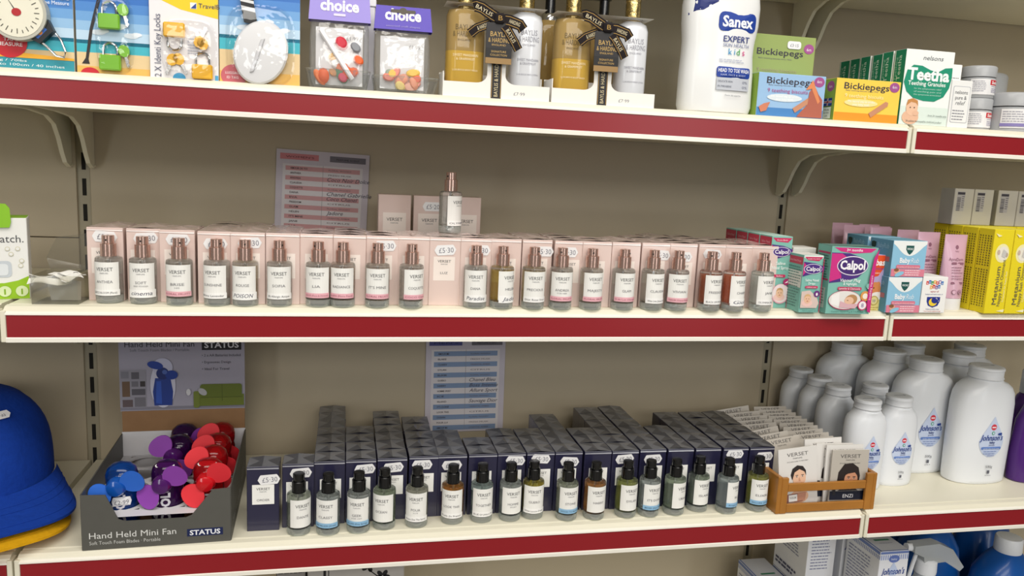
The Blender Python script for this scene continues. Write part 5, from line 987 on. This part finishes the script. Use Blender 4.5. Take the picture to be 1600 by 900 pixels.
# header card
z0 = Hf+.003; z1 = Hf+.0325; z2 = .205
mb = MB(); mb.box(-W+.0005, W-.0005, D2+.0003, D2+.0020, 0, z1, kraft); mb.build('kraft_back', t)
mb = MB(); mb.box(-W-.001, W, D2-.0008, D2+.0002, z1-.001, z2, C('9b98a6')); P = Print(mb, front(D2-.0008)); y0 = z1
P.rect(-W-.001, y0, W, y0+.004, C('7c7a86')); P.text('Hand Held Mini Fan', -W+.006, y0+.0822, .0105, C('2b2b33'), w=.082, al='l'); P.h -= H1; P.text('Soft Touch Foam Blades / Portable', -W+.012, y0+.0765, .0050, C('66656f'), w=.070, al='l'); P.rect(W-.052, y0+.0775, W-.004, y0+.0905, C('15161c')); P.text('STATUS', W-.028, y0+.0805, .0105, C('d3d3d8'), w=.042, bold=.025)
for k, s_ in enumerate(('• 2 x AA Batteries Included', '• Ergonomic Design', '• Ideal For Travel')): P.text(s_, W-.052, y0+.0690-.0090*k, .0048, C('44434d'), w=.047-.012*(k > 0)-.002*(k > 1), al='l'); P.h -= H1
P.up(); 
for a, b, c, d, col_ in ((-W, .0035, -W+.030, .0530, '8d8b95'), (-W+.002, .0045, -W+.014, .0140, '5d5052'), (-W+.016, .0045, -W+.029, .0170, '6c6a72'), (-W+.002, .0180, -W+.011, .0380, '66503e'), (-W+.013, .0200, -W+.029, .0280, '55535b'), (-W+.013, .0310, -W+.021, .0380, '6c6a72'), (-W+.023, .0310, -W+.029, .0380, '3b3536'), (-W+.001, .0420, -W+.010, .0510, '7a7983'), (-W+.013, .0410, -W+.022, .0500, '5a5860')): P.rect(a, y0+b, c, y0+d, C(col_)); P.h -= H1*.9
P.up(8); P.ell(-.0245, y0+.0330, .0150, .0300, C('c2c2d2'), 30); P.ell(-.0245, y0+.0560, .012, .012, C('b5b6cc'), 24)
P.poly([(-.0350, y0+.0060), (-.0140, y0+.0060), (-.0125, y0+.0240), (-.0155, y0+.0420), (-.0335, y0+.0420), (-.0365, y0+.0240)], C('213a86')); P.poly([(-.0330, y0+.009), (-.0260, y0+.008), (-.0265, y0+.038), (-.0320, y0+.038)], C('2f52ac')); P.ell(-.0245, y0+.0480, .0075, .0080, C('1b2c6a'), 20); P.ell(-.0330, y0+.0590, .0095, .0050, C('1d3a8c'), 20, rot=-.25); P.ell(-.0140, y0+.0460, .0075, .0060, C('1d3a8c'), 20); P.ell(-.0220, y0+.0500, .0030, .0030, C('4a63a8'), 14)
sf = C('64702a'); P.rect(.0170, y0+.0040, W-.001, y0+.0190, sf); P.rrect(.0200, y0+.0150, W-.0035, y0+.0330, .003, C('5d6a26')); P.rect(.0465, y0+.0100, .0470, y0+.0330, C('434d1a')); P.rect(.0200, y0+.0150, W-.003, y0+.0156, C('434d1a')); P.rrect(.0120, y0+.0020, .0190, y0+.0240, .002, C('6b7730')); P.ell(.0230, y0+.0230, .0060, .0040, C('a9a9ac'), 14, rot=-.7); P.ell(.006, y0+.023, .0028, .0045, C('c8c8cc'), 12)
mb.build('header_card', t)
# battery fans
def fan(wx, wy, col, cname, label, rot, br=.35):
    deep, blade = col
    body = mat('tinted_clear_'+deep, deep, .06, trans=.72, ior=1.18, coat=.6, var=0); bl = mat('foam_blade_'+blade, blade, .6, var=.05)
    t = thing('mini_fan', label, 'fan', (wx, wy, ZB+.0012), rot, 'battery fans in the display box')
    mb = MB(); mb.lathe([(.0150, 0), (.0168, .002), (.0175, .030), (.0165, .052), (.0150, .058)], body, 30, cap0=True, cap1=True)
    mb.build('handle', t)
    mb = MB(); core = mat('fan_core_'+deep, deep, .4, var=.1); mb.lathe([(.0120, .003), (.0125, .048), (.0060, .052), (.0060, .062)], core, 20); mb.build('battery_core', t)
    mb = MB(); P = Print(mb, cyl(.0176, a0=0)); P.h = .0004; wt = C('c9c7cf'); P.text('COOL', .0075, .016, .0130, wt, w=.034, al='l', rot=math.pi/2, bold=.05); P.h -= H1; P.text('AIR', -.0040, .016, .0105, wt, w=.024, al='l', rot=math.pi/2, bold=.03); mb.build('print', t)
    # dome head leaning forward with ribs
    mb = MB(); cz = .0640; n = 24
    secs = [(.055, 0, .0, .0152, .0152), (.060, 0, 0, .0165, .0165), (.068, 0, 0, .0168, .0165), (.075, 0, 0, .0145, .0140), (.0795, 0, 0, .0095, .0090), (.0812, 0, 0, .0030, .0030)]; mb.loft(secs, body, n); mb.build('head', t)
    hb = mat('fan_hub_'+deep, deep, .15, coat=.6, var=0)
    mb = MB(); prof = [(.0105, -.012), (.0108, -.020), (.0085, -.0245), (.0040, -.0260)]; vs = []
    for r_, yy in prof:
        for i in range(20): q = 2*math.pi*i/20; vs.append((r_*math.cos(q), yy, cz-.004+r_*math.sin(q)))
    mb.add(vs, [(r*20+(i+1) % 20, r*20+i, (r+1)*20+i, (r+1)*20+(i+1) % 20) for r in range(3) for i in range(20)]+[tuple(range(60, 80))[::-1]], hb, True); hubo = mb.build('hub', t)
    for s, aa in ((0, br), (1, br+math.pi+.1)):
        mb = MB(); nn = 22; vs = []; L = .0132
        for dd in (-.0007, .0007):
            for i in range(nn):
                q = 2*math.pi*i/nn; u = .0050+L+L*.92*math.cos(q); v = .0132*math.sin(q)*(1+.12*math.cos(q))
                vs.append((u*math.cos(aa)-v*math.sin(aa), -.0215+dd-v*.30, cz-.004+u*math.sin(aa)+v*math.cos(aa)))
        mb.add(vs, [tuple(range(nn)), tuple(range(nn, 2*nn))[::-1]]+[(i, nn+i, nn+(i+1) % nn, (i+1) % nn) for i in range(nn)], bl); mb.build('blade', t)
    return t
blu = ('1250a8', '2a6ad2'); pur = ('4a1460', '8a3fa6'); rd_ = ('c8141e', 'e2303a')
ca, sa = math.cos(.035), math.sin(.035)
def gridp(i, j): x, y = (-.0425, .0040, .0475)[i], (.0370, .0780, .1190, .1600)[j]; return .1390+x*ca-y*sa, .0080+x*sa+y*ca
F = [(0, 0, blu, 'blue', 'blue mini fan at the front with price sticker, beside the empty hole', -.05, .4), (1, 0, pur, 'purple', 'purple mini fan in the front centre of the box, vertical lettering in full', -.1, .64), (1, 2, pur, 'purple', 'purple mini fan just behind the empty holes', -.25, 2.3), (1, 3, pur, 'purple', 'purple mini fan at the very back of the box', .3, .5),
     (2, 0, rd_, 'red', 'red mini fan at the front of the red row', .0, .70), (2, 1, rd_, 'red', 'red mini fan second in the red row, blade over its neighbour', -.1, 2.3), (2, 2, rd_, 'red', 'red mini fan third in the red row', .0, 2.3), (2, 3, rd_, 'red', 'red mini fan at the back corner of the red row', 0, 2.25)]
for i, j, c, cn, lb, r, br in F:
    x, y = gridp(i, j); f = fan(x, y, c, cn, lb, r, br)
    if (i, j) in ((0, 0), (1, 0), (2, 0)):
        mb = MB(); P = Print(mb, cyl(.0184, a0=.25 if i == 0 else 0, oz=.0)); P.h = .0006; zc = .0425 if i == 0 else .0730
        if i == 0: P.poly([(-.0100, zc), (-.0085, zc+.005), (.0085, zc+.005), (.0100, zc), (.0085, zc-.005), (-.0085, zc-.005)], stick, 3); P.text('£2·99', 0, zc-.0028, .0070, num, w=.014)
        else:
            P = Print(mb, lambda u, v, h: (u, -.0075+v*.7+.0004, .0790-abs(u)*.25+v*.7*.35+.001), 0); P.poly([(-.0105, 0), (-.0085, .005), (.0085, .005), (.0105, 0), (.0085, -.005), (-.0085, -.005)], stick)
        mb.build('price_sticker', f)

# ================================================================== bottom shelf, right: booklets in a wooden crate
wood = mat('varnished_pine', 'a8702c', .42, coat=.25, var=.28, scale=28, bump=.2)
t = thing('wooden_crate', 'small varnished wooden crate holding the perfume booklets', 'crate', (.9445, .0040, ZB))
W = .0710; D2 = .0360
def board_(x0, x1, y0, y1, z0, z1, nm): mb = MB(); mb.box(x0, x1, y0, y1, z0, z1, wood, .0008); return mb.build(nm, t)
board_(-W, -W+.0055, 0, D2, 0, .0500, 'end_board'); board_(W-.0055, W, 0, D2, 0, .0500, 'end_board')
board_(-W+.0055, -W+.0150, 0, .0050, 0, .0480, 'corner_post'); board_(W-.0150, W-.0055, 0, .0050, 0, .0500, 'corner_post')
board_(-W+.0150, W-.0150, .0008, .0045, .0010, .0125, 'slat'); board_(-W+.0150, W-.0150, .0008, .0045, .0290, .0400, 'slat')
board_(-W+.0055, W-.0055, D2-.0037, D2, .0010, .0125, 'slat'); board_(-W+.0055, W-.0055, D2-.0037, D2, .0290, .0400, 'slat'); board_(-W+.0055, W-.0055, .0046, D2-.0038, .0005, .0030, 'base_board')
bk = mat('booklet_cover', 'bdb6ac', .45, coat=.15, var=.03); bw = mat('booklet_cover_white', 'e3e0dc', .35, coat=.3, var=.02)
def booklet(x, y, z, label, roll=0, lean=.12, face=None, h=.0770, w=.0540, m=None, th=.0022):
    t = thing('booklet', label, 'booklet', (x, y, z), 0, 'perfume booklets', tilt=(-lean, roll)); W = w/2; m = m or bk
    mb = MB(); mb.box(-W, W, 0, th, 0, h, m); mb.box(-W+.0003, W+.0001, .0004, th-.0004, .0003, h+.0001, C('e9e6e0')); mb.build('pages', t)
    mb = MB(); P = Print(mb, front(0)); g = C('4b4848'); vt = .0105 if face or th > .002 else .0068
    P.text('VERSET', 0, h-vt, .0068, g, w=.0300); P.h -= H1; P.text('PARFUMS', 0, h-vt-.004, .0028, g, w=.0130); P.h -= H1
    if face:
        P.text('EXCLUSIVE GUIDE TO PERFUMERY', 0, h-.0185, .0022, g, w=.0300)
        if face == 'woman':
            sk = C('e2b596'); hr = C('2c2524'); P.ell(.001, .0140, .0130, .0090, sk, 22); P.poly([(-.004, .030), (.006, .030), (.008, .016), (-.006, .016)], sk); P.ell(.0015, .0390, .0092, .0125, C('e9bea0'), 28); P.poly([(-.0085, .0370), (-.0105, .0440), (-.0080, .0520), (-.0010, .0560), (.0070, .0540), (.0110, .0480), (.0112, .0410), (.0090, .0465), (.0020, .0505), (-.0050, .0470)], hr)
            for e in (-.0022, .0060): P.ell(e, .0410, .0017, .0008, C('f0e8e2'), 10); P.ell(e, .0410, .0008, .0008, C('3a2a22'), 8); P.ell(e, .0428, .0022, .0004, hr, 8); P.h -= H1*3
            P.up(3); P.poly([(.0015, .0400), (.0032, .0350), (.0005, .0350)], C('d9a587')); P.ell(.0020, .0318, .0027, .0010, C('b9645c'), 12); P.ell(.0085, .0285, .0060, .0042, C('efe6e2'), 16); P.ell(-.0180, .0320, .0050, .0050, C('d5d1cd'), 16); P.ell(-.0180, .0320, .0042, .0042, bw, 16)
            P.rect(-W+.004, .0080, W-.022, .0190, C('8a5a50')); P.poly([(-.004, .009), (.008, .009), (.010, .019), (-.002, .019)], C('c08a72')); P.rect(-W+.012, .0090, -W+.024, .0180, C('ecebe8')); P.text('YOUR', -W+.018, .0125, .0036, g, w=.0095)
        else:
            sk = C('c98f70'); hr = C('2a2020'); P.poly([(-.020, .0200), (.0200, .0200), (.0150, .0200), (.0060, .0260), (-.0060, .0260), (-.0150, .0200)], C('30282a')); P.poly([(-.0170, .0330), (-.0160, .0450), (-.0080, .0560), (.0040, .0570), (.0130, .0510), (.0160, .0400), (.0150, .0300), (.0110, .0340), (-.0060, .0300)], hr); P.ell(.0030, .0345, .0098, .0125, sk, 28); P.poly([(-.0075, .0400), (-.0040, .0480), (.0060, .0490), (.0125, .0430), (.0130, .0390), (.0080, .0445), (-.0020, .0430)], hr)
            for e in (-.0008, .0072): P.ell(e, .0370, .0016, .0007, C('d9c9bd'), 10); P.ell(e, .0370, .0008, .0007, C('2a1c18'), 8); P.ell(e, .0388, .0024, .0006, hr, 8); P.h -= H1*3
            P.up(3); P.poly([(.0030, .0360), (.0048, .0300), (.0016, .0300)], C('b47a5c')); P.ell(.0032, .0262, .0030, .0010, C('8f4a42'), 12); P.rect(-W+.0005, .0085, W-.0005, .0200, C('151a2c')); P.text('ENZI', 0, .0112, .0068, C('e6e6ea'), w=.0150)
            P.rect(-W+.004, .0150, -W+.008, .0300, C('26242a')); P.h -= H1; P.rect(-W+.008, .0240, -W+.014, .0275, C('26242a'))
    mb.build('cover_print', t); return t
booklet(.9130, .0150, ZB+.0035, 'white booklet with dark haired woman cover, tilted at the front of the crate', -.10, .06, 'woman', m=bw, h=.0790)
booklet(.9800, .0120, ZB+.0035, 'grey booklet with long haired man cover and navy band, front of the crate', .02, .06, 'man', h=.0745)
booklet(.9760, .0180, ZB+.0035, 'white booklet directly behind the long haired man', .015, .07, None, m=bw, h=.0790)
booklet(.9650, .0240, ZB+.0035, 'white booklet in the crate with dark border sliver, further behind the long haired man', .02, .08, 'man', m=bw, h=.0790)
booklet(.9560, .0290, ZB+.0035, 'pale booklet at the back of the crate with lettering showing above the others', -.04, .09, None, m=bw, h=.0840)
lx = [(.9065, .0420, -.14), (.9010, .0590, -.16), (.8990, .0780, -.18), (.9000, .0990, -.06), (.9020, .1150, -.05), (.9030, .1320, -.04), (.9030, .1500, -.07), (.9020, .1720, -.14)]
for k, (x, y, r) in enumerate(lx): booklet(x+.012, y, ZB+.006, 'grey booklet standing behind the crate, %s in the stack beside the navy boxes' % (ORD.get(k+1) or 'rearmost'), r, .30, th=.0012)
rx = [(.9660, .0430, -.07), (.9680, .0590, -.05), (.9685, .0740, -.05), (.9690, .0890, -.03), (.9690, .1040, .01), (.9690, .1190, 0), (.9680, .1340, .02), (.9690, .1490, 0), (.9700, .1640, .01), (.9710, .1790, 0)]
ORD2 = dict(ORD); ORD2.update({8: 'eighth', 9: 'ninth', 10: 'tenth'})
for k, (x, y, r) in enumerate(rx): booklet(x, y, ZB+.004, 'grey booklet standing behind the crate, %s in the stack beside the white bottles' % ORD2[k+1], r, .30, th=.0012)

# white powder bottles
pw = mat('powder_bottle_white', 'e4e7ec', .34, coat=.15, var=0, spec=.4); pc = mat('powder_cap_white', 'dfe2e7', .38, var=0)
def powder(x, y, big, label, full, rot=0, txt='500g'):
    t = thing('powder_bottle', label, 'bottle', (x, y, ZB), rot, 'large white powder bottles' if big else 'small white powder bottles')
    a, b, h = (.0485, .0270, .1490) if big else (.0300, .0200, .1110); H_ = .170 if big else .128; r = .0225 if big else .0175
    sc = [(0, 0, 0, a*.90, b*.88), (.0015, 0, 0, a*.95, b*.94), (.006, 0, 0, a*.97, b*.97), (h*.45, 0, 0, a*1.0, b), (h*.78, 0, 0, a*.99, b*.99), (h*.88, 0, 0, a*.945, b*.96), (h*.94, 0, 0, a*.84, b*.91), (h*.98, 0, 0, a*.68, b*.84), (h, 0, 0, r*1.06, r*1.0 if b > r else b*.85), (h+.003, 0, 0, r*.96, r*.92)]
    mb = MB(); mb.loft(sc, pw, 40, 2.3); mb.build('body', t)
    mb = MB(); z = h+.003; cr = r; mb.lathe([(cr*.98, z), (cr*1.05, z+.002), (cr*1.0, z+.004), (cr*1.0, H_-.005), (cr*1.04, H_-.004), (cr*1.02, H_-.001), (cr*.90, H_)], pc, 36); P = Print(mb, topf(H_)); P.h = .0002; P.rect(-cr*.5, -.0006, cr*.4, .0006, C('77808c')); P.h -= H1; P.poly([(cr*.35, -.002), (cr*.6, 0), (cr*.35, .002)], C('77808c')); mb.build('cap', t)
    if full:
        def sec(v):
            for i in range(len(sc)-1):
                if sc[i][0] <= v <= sc[i+1][0]: k = (v-sc[i][0])/(sc[i+1][0]-sc[i][0]); return tuple(sc[i][j]+(sc[i+1][j]-sc[i][j])*k for j in range(1, 5))+(2.3,)
            return sc[-1][1:]+(2.3,)
        s = 1.25 if big else 1.0; zc = .066 if big else .052; mb = MB(); P = Print(mb, oval(sec), .0003); out = []
        for i in range(28):
            q = 2*math.pi*i/28; u = math.sin(q); v = -math.cos(q); wd = .0155*s*(1-.0*v)
            k = max(0, v); out.append((u*.0160*s*(1-k**1.2*.85) if v > 0 else u*.0160*s, zc+(v*.0290*s if v > 0 else v*.0190*s)))
        P.poly(out, C('c3cfe8'), 4); P.ell(0, zc+.0165*s, .0036*s, .0036*s, C('cf3a4a'), 16); P.rect(-.0025*s, zc+.0157*s, .0025*s, zc+.0171*s, C('f2e6ea')); P.h -= H1; P.ell(0, zc+.0095*s, .0020*s, .0022*s, C('3fa06a'), 12); P.ell(0, zc+.0095*s, .0012*s, .0014*s, C('c3cfe8'), 10)
        P.text("Johnson's", -.001*s, zc+.0010*s, .0095*s, C('24418f'), w=.0300*s, bold=.012, shear=.3); P.h -= H1; P.ell(.0085*s, zc+.0082*s, .0022*s, .0015*s, C('24418f'), 12); P.h -= H1; P.ell(.0105*s, zc+.0088*s, .0015*s, .0012*s, C('24418f'), 12); P.h -= H1
        P.text('baby', 0, zc-.0025*s, .0035*s, C('3a4a80'), w=.0070*s, bold=.03); P.h -= H1; P.text('powder', 0, zc-.0053*s, .0030*s, C('3a4a80'), w=.0080*s); P.h -= H1; P.rrect(-.0130*s, zc-.0100*s, .0130*s, zc-.0068*s, .0014*s, C('5f7fc0'), 3); P.text('gentle clean fresh scent', 0, zc-.0095*s, .0023*s, C('dfe7f6'), w=.0210*s); P.lines(-.0100*s, zc-.0125*s, .0100*s, 2, .0026*s, .0008*s, C('6f84b8'), 5); P.h -= H1; P.text("Johnson's", 0, zc-.0178*s, .0030*s, C('4a5fa0'), w=.0090*s)
        P.text(txt, 0, .021*s, .0042*s, C('4b4d58'), w=.0090*s); P.h -= H1; P.rrect(-.0016*s, .0140*s, .0016*s, .0180*s, .0004, C('5b5d68')); P.h -= H1; P.text('3574 A', 0, .0112*s, .0020*s, C('6b6d78'), w=.0080*s); mb.build('print', t)
    return t
powder(1.2400, .0880, True, 'large white baby powder bottle nearest the front, beside the purple bottle', True); powder(1.1780, .1340, True, 'large white baby powder bottle with full label, second from the front', True)
powder(1.1020, .0880, False, 'small white baby powder bottle with full label, beside the large ones', True, 0, '200g'); powder(1.0430, .0760, False, 'small white baby powder bottle partly behind the crate end', True, 0, '200g')
powder(1.0420, .1420, False, 'unlabelled side of small powder bottle, second behind the crate', False); powder(1.0430, .1900, False, 'small powder bottle third behind the crate, in shade', False); powder(1.0410, .2380, False, 'small powder bottle at the very back by the panel', False); powder(1.1060, .1450, False, 'small powder bottle behind the fully labelled small one', False)
powder(1.1200, .2420, True, 'large powder bottle at the back, standing tallest near the panel', False); powder(1.1580, .1885, True, 'large powder bottle behind the second large one, only its shoulder showing', False); powder(1.2250, .2300, True, 'large powder bottle at the back, cap seen between two others', False)
powder(1.2640, .1680, True, 'large powder bottle between the two front large ones, label hidden', False); powder(1.3300, .2200, True, 'large powder bottle at the back near the purple bottles', False)
pp = mat('purple_bath_plastic', '5a2d86', .25, trans=.3, ior=1.3, coat=.4, var=0)
for k, (x, y) in enumerate(((1.3250, .0760), (1.3600, .1250))):
    t = thing('bath_bottle', ['purple baby bath bottle at the right edge of the bottom shelf', 'dark purple bottle just behind the edge one'][k], 'bottle', (x, y, ZB)); mb = MB()
    mb.loft([(0, 0, 0, .030, .018), (.002, 0, 0, .0325, .020), (.040, 0, 0, .0335, .021), (.090, 0, 0, .0280, .019), (.112, 0, 0, .0180, .014), (.116, 0, 0, .012, .012)], pp, 32, 2.3); mb.build('body', t); mb = MB(); mb.lathe([(.0140, .116), (.0145, .118), (.0140, .150), (.0120, .152)], pc, 24); mb.build('cap', t)

# ================================================================== base shelf below
BZ = -.528
def soap(x0, y0, z, h, label, w=.0450, d=.0720, rz=0, front_art=True):
    t, W = carton('baby_wipes_box', label, 'box', x0, x0+w, y0, d, z, h, 'dfe1e8', None, None, rz, 'white and blue baby product boxes')
    mb = MB(); P = Print(mb, topf(h)); P.rect(-W+.0005, -d/2+.0005, W-.0005, d/2-.0005, C('c9ccd6')); P.rrect(-.010, -.006, .014, -.002, .001, C('2c7a5a')); P.lines(-.008, -.014, .014, 1, .003, .001, C('7f86a0')); P.h -= H1*2; P.rect(-W+.0006, -d/2+.0006, -W+.0030, d/2-.0006, C('6a7fb8')); P.h -= H1; P.rect(-W+.0006, -d/2+.0006, W-.0006, -d/2+.0025, C('6a7fb8')); mb.build('lid_print', t)
    mb = MB(); P = Print(mb, leftf(-W)); P.rect(-d/2+.0005, h-.0050, d/2-.0005, h-.0005, C('6a7fb8'))
    for k in range(20): P.rect(-d/2+.002+k*.0036, h-.0120, -d/2+.0038+k*.0036, h-.0065, C('8f9bc4')); P.h -= H1
    P.up(); P.lines(-d/2+.006, h-.020, d/2-.016, 12, .0048, .0016, C('7f84a2'), 8); P.lines(-d/2+.006, .016, d/2-.02, 2, .006, .0035, C('4a4d68'), 3); mb.build('side_print', t)
    mb = MB(); P = Print(mb, front(-d/2)); P.rect(-W+.0005, h-.0040, W-.0005, h-.0005, C('6a7fb8')); P.h -= H1
    for k in range(13): P.rect(-W+.0015+k*.0034, h-.0125, -W+.0032+k*.0034, h-.0055, C('8f9fd0')); P.h -= H1
    if not front_art:
        P.up(); P.lines(-W+.006, h-.020, W-.006, 14, .0048, .0016, C('7f84a2'), 9); mb.build('front_print', t); return t
    P.up(); P.ell(0, h-.0115, .0085, .0055, C('5f74b6'), 20); P.text('baby', 0, h-.0130, .0040, C('dfe6f6'), w=.009); P.poly([(0, h-.016), (.007, h-.028), (.005, h-.036), (-.005, h-.036), (-.007, h-.028)], C('bccae6')); P.text("Johnson's", 0, h-.0340, .0130, C('24418f'), w=.0370, bold=.015, shear=.3); P.h -= H1; P.text('baby', 0, h-.0420, .0050, C('3a4a80'), w=.012); mb.build('front_print', t); return t
soap(1.0560, .0300, BZ+.1060, .1180, 'white and blue baby box under the bottom shelf, nearest the spray bottle'); soap(1.0560, .0300, BZ, .1050, 'white and blue baby box below the frame edge, under the nearest one')
soap(1.0540, .1080, BZ+.1060, .1180, 'white and blue baby box directly behind the nearest one'); soap(1.0540, .1080, BZ, .1050, 'white and blue baby box low behind, below the frame edge')
soap(.9960, .1050, BZ+.1250, .1180, 'white and blue baby box in the left column, upper one, lined with small print', .0450, .0850, 0, False); soap(.9960, .1050, BZ, .1240, 'white and blue baby box in the left column, lower one', .0450, .0850, 0, False)
soap(.9480, .1250, BZ, .1240, 'white and blue baby box lying lowest, left of the printed column', .0450, .0850, 0, False)
t = thing('trigger_spray_bottle', 'clear trigger spray bottle lying in front of the blue jugs', 'bottle', (1.1480, .0500, BZ)); cp = mat('frosted_clear_plastic', 'd5d9da', .25, trans=.5, ior=1.2, coat=.3, var=0)
mb = MB(); mb.loft([(0, 0, 0, .034, .024), (.004, 0, 0, .036, .026), (.110, 0, 0, .034, .025), (.150, 0, 0, .020, .018), (.170, 0, 0, .013, .013), (.178, 0, 0, .013, .013)], cp, 32, 2.4); mb.build('body', t)
mb = MB(); mb.lathe([(.0145, .178), (.0150, .182), (.0145, .196), (.0100, .199)], pc, 24); mb.prism([(-.028, .222), (-.028, .212), (-.012, .205), (-.010, .195), (.010, .195), (.024, .196), (.050, .180), (.056, .186), (.034, .214), (.010, .224)], 'y', -.009, .009, cp); mb.build('trigger_head', t)
mb = MB(); mb.tube([(-.018, 0, .206), (-.022, 0, .190), (-.026, 0, .170)], .0028, pc, 8); mb.build('trigger', t); mb = MB(); mb.tube([(-.027, 0, .217), (-.036, 0, .218)], .0055, pc, 12); mb.build('nozzle', t)
bj = mat('blue_jug_plastic', '0f4f9a', .3, coat=.2, var=0)
for k, (x, y, hh) in enumerate(((1.2200, .1300, .205), (1.3000, .0700, .190), (1.3500, .1650, .212), (1.2300, .2150, .22))):
    t = thing('blue_jug', ['blue plastic jug behind the spray bottle, white label at its side', 'blue plastic jug nearest the front with dark label', 'blue plastic jug with large white cap at the far end', 'blue plastic jug at the back in shade'][k], 'bottle', (x, y, BZ), .2*k); mb = MB()
    mb.loft([(0, 0, 0, .046, .034), (.004, 0, 0, .050, .037), (hh-.070, 0, 0, .050, .037), (hh-.030, 0, 0, .044, .033), (hh-.010, .003, 0, .030, .025), (hh, .006, 0, .018, .018)], bj, 36, 2.5); mb.build('body', t)
    mb = MB(); mb.lathe([(.0185, hh), (.0190, hh+.002), (.0185, hh+.020), (.0170, hh+.022)], pc, 28, cx=.006); mb.build('cap', t)
    mb = MB(); P = Print(mb, oval(lambda v: (0, 0, .050, .037, 2.5)), .0004); P.ell(-.022, hh-.080, .010, .012, C('c9ccd2'), 20, 3); P.rrect(-.034, hh-.135, -.008, hh-.085, .003, C('141a2e'), 3); P.text('NIVEA', -.021, hh-.105, .0085, C('dfe3ea'), w=.022, bold=.02); mb.build('label', t)
fl = mat('grey_gift_card', 'aaa6a2', .5, var=.05)
t = thing('floral_gift_box', 'grey gift box with black flower print under the bottom shelf', 'box', (.3510, .0620, BZ)); mb = MB(); mb.box(-.056, .056, -.032, .032, 0, .2560, fl, .001); mb.build('carton', t); mb = MB(); P = Print(mb, front(-.032)); bk_ = C('17151a'); rd = random.Random(5)
P.rect(-.038, .001, -.035, .255, bk_); P.h -= H1; P.rect(-.0325, .001, -.0315, .255, bk_); P.h -= H1
for k in range(9):
    cx, cz = rd.uniform(-.045, .050), .255-.012*k-rd.random()*.008
    for j in range(5): q = j*1.257+k; P.ell(cx+.0052*math.cos(q), cz+.0042*math.sin(q), .0042, .0027, bk_, 10, rot=q); P.h -= H1
    P.poly([(cx, cz-.004), (cx+.012, cz-.014), (cx+.011, cz-.015), (cx-.0008, cz-.005)], bk_); P.h -= H1
mb.build('front_print', t)
t = thing('floral_gift_box', 'smaller dark striped gift box beside the flower print one, mostly hidden', 'box', (.2760, .0700, BZ)); mb = MB(); mb.box(-.017, .017, -.03, .03, 0, .250, C('4a4648'), .001); mb.build('carton', t); mb = MB(); P = Print(mb, front(-.03)); P.rect(-.016, .1, .016, .249, C('8d8986')); P.lines(-.015, .24, .015, 10, .01, .003, bk_); mb.build('front_print', t)
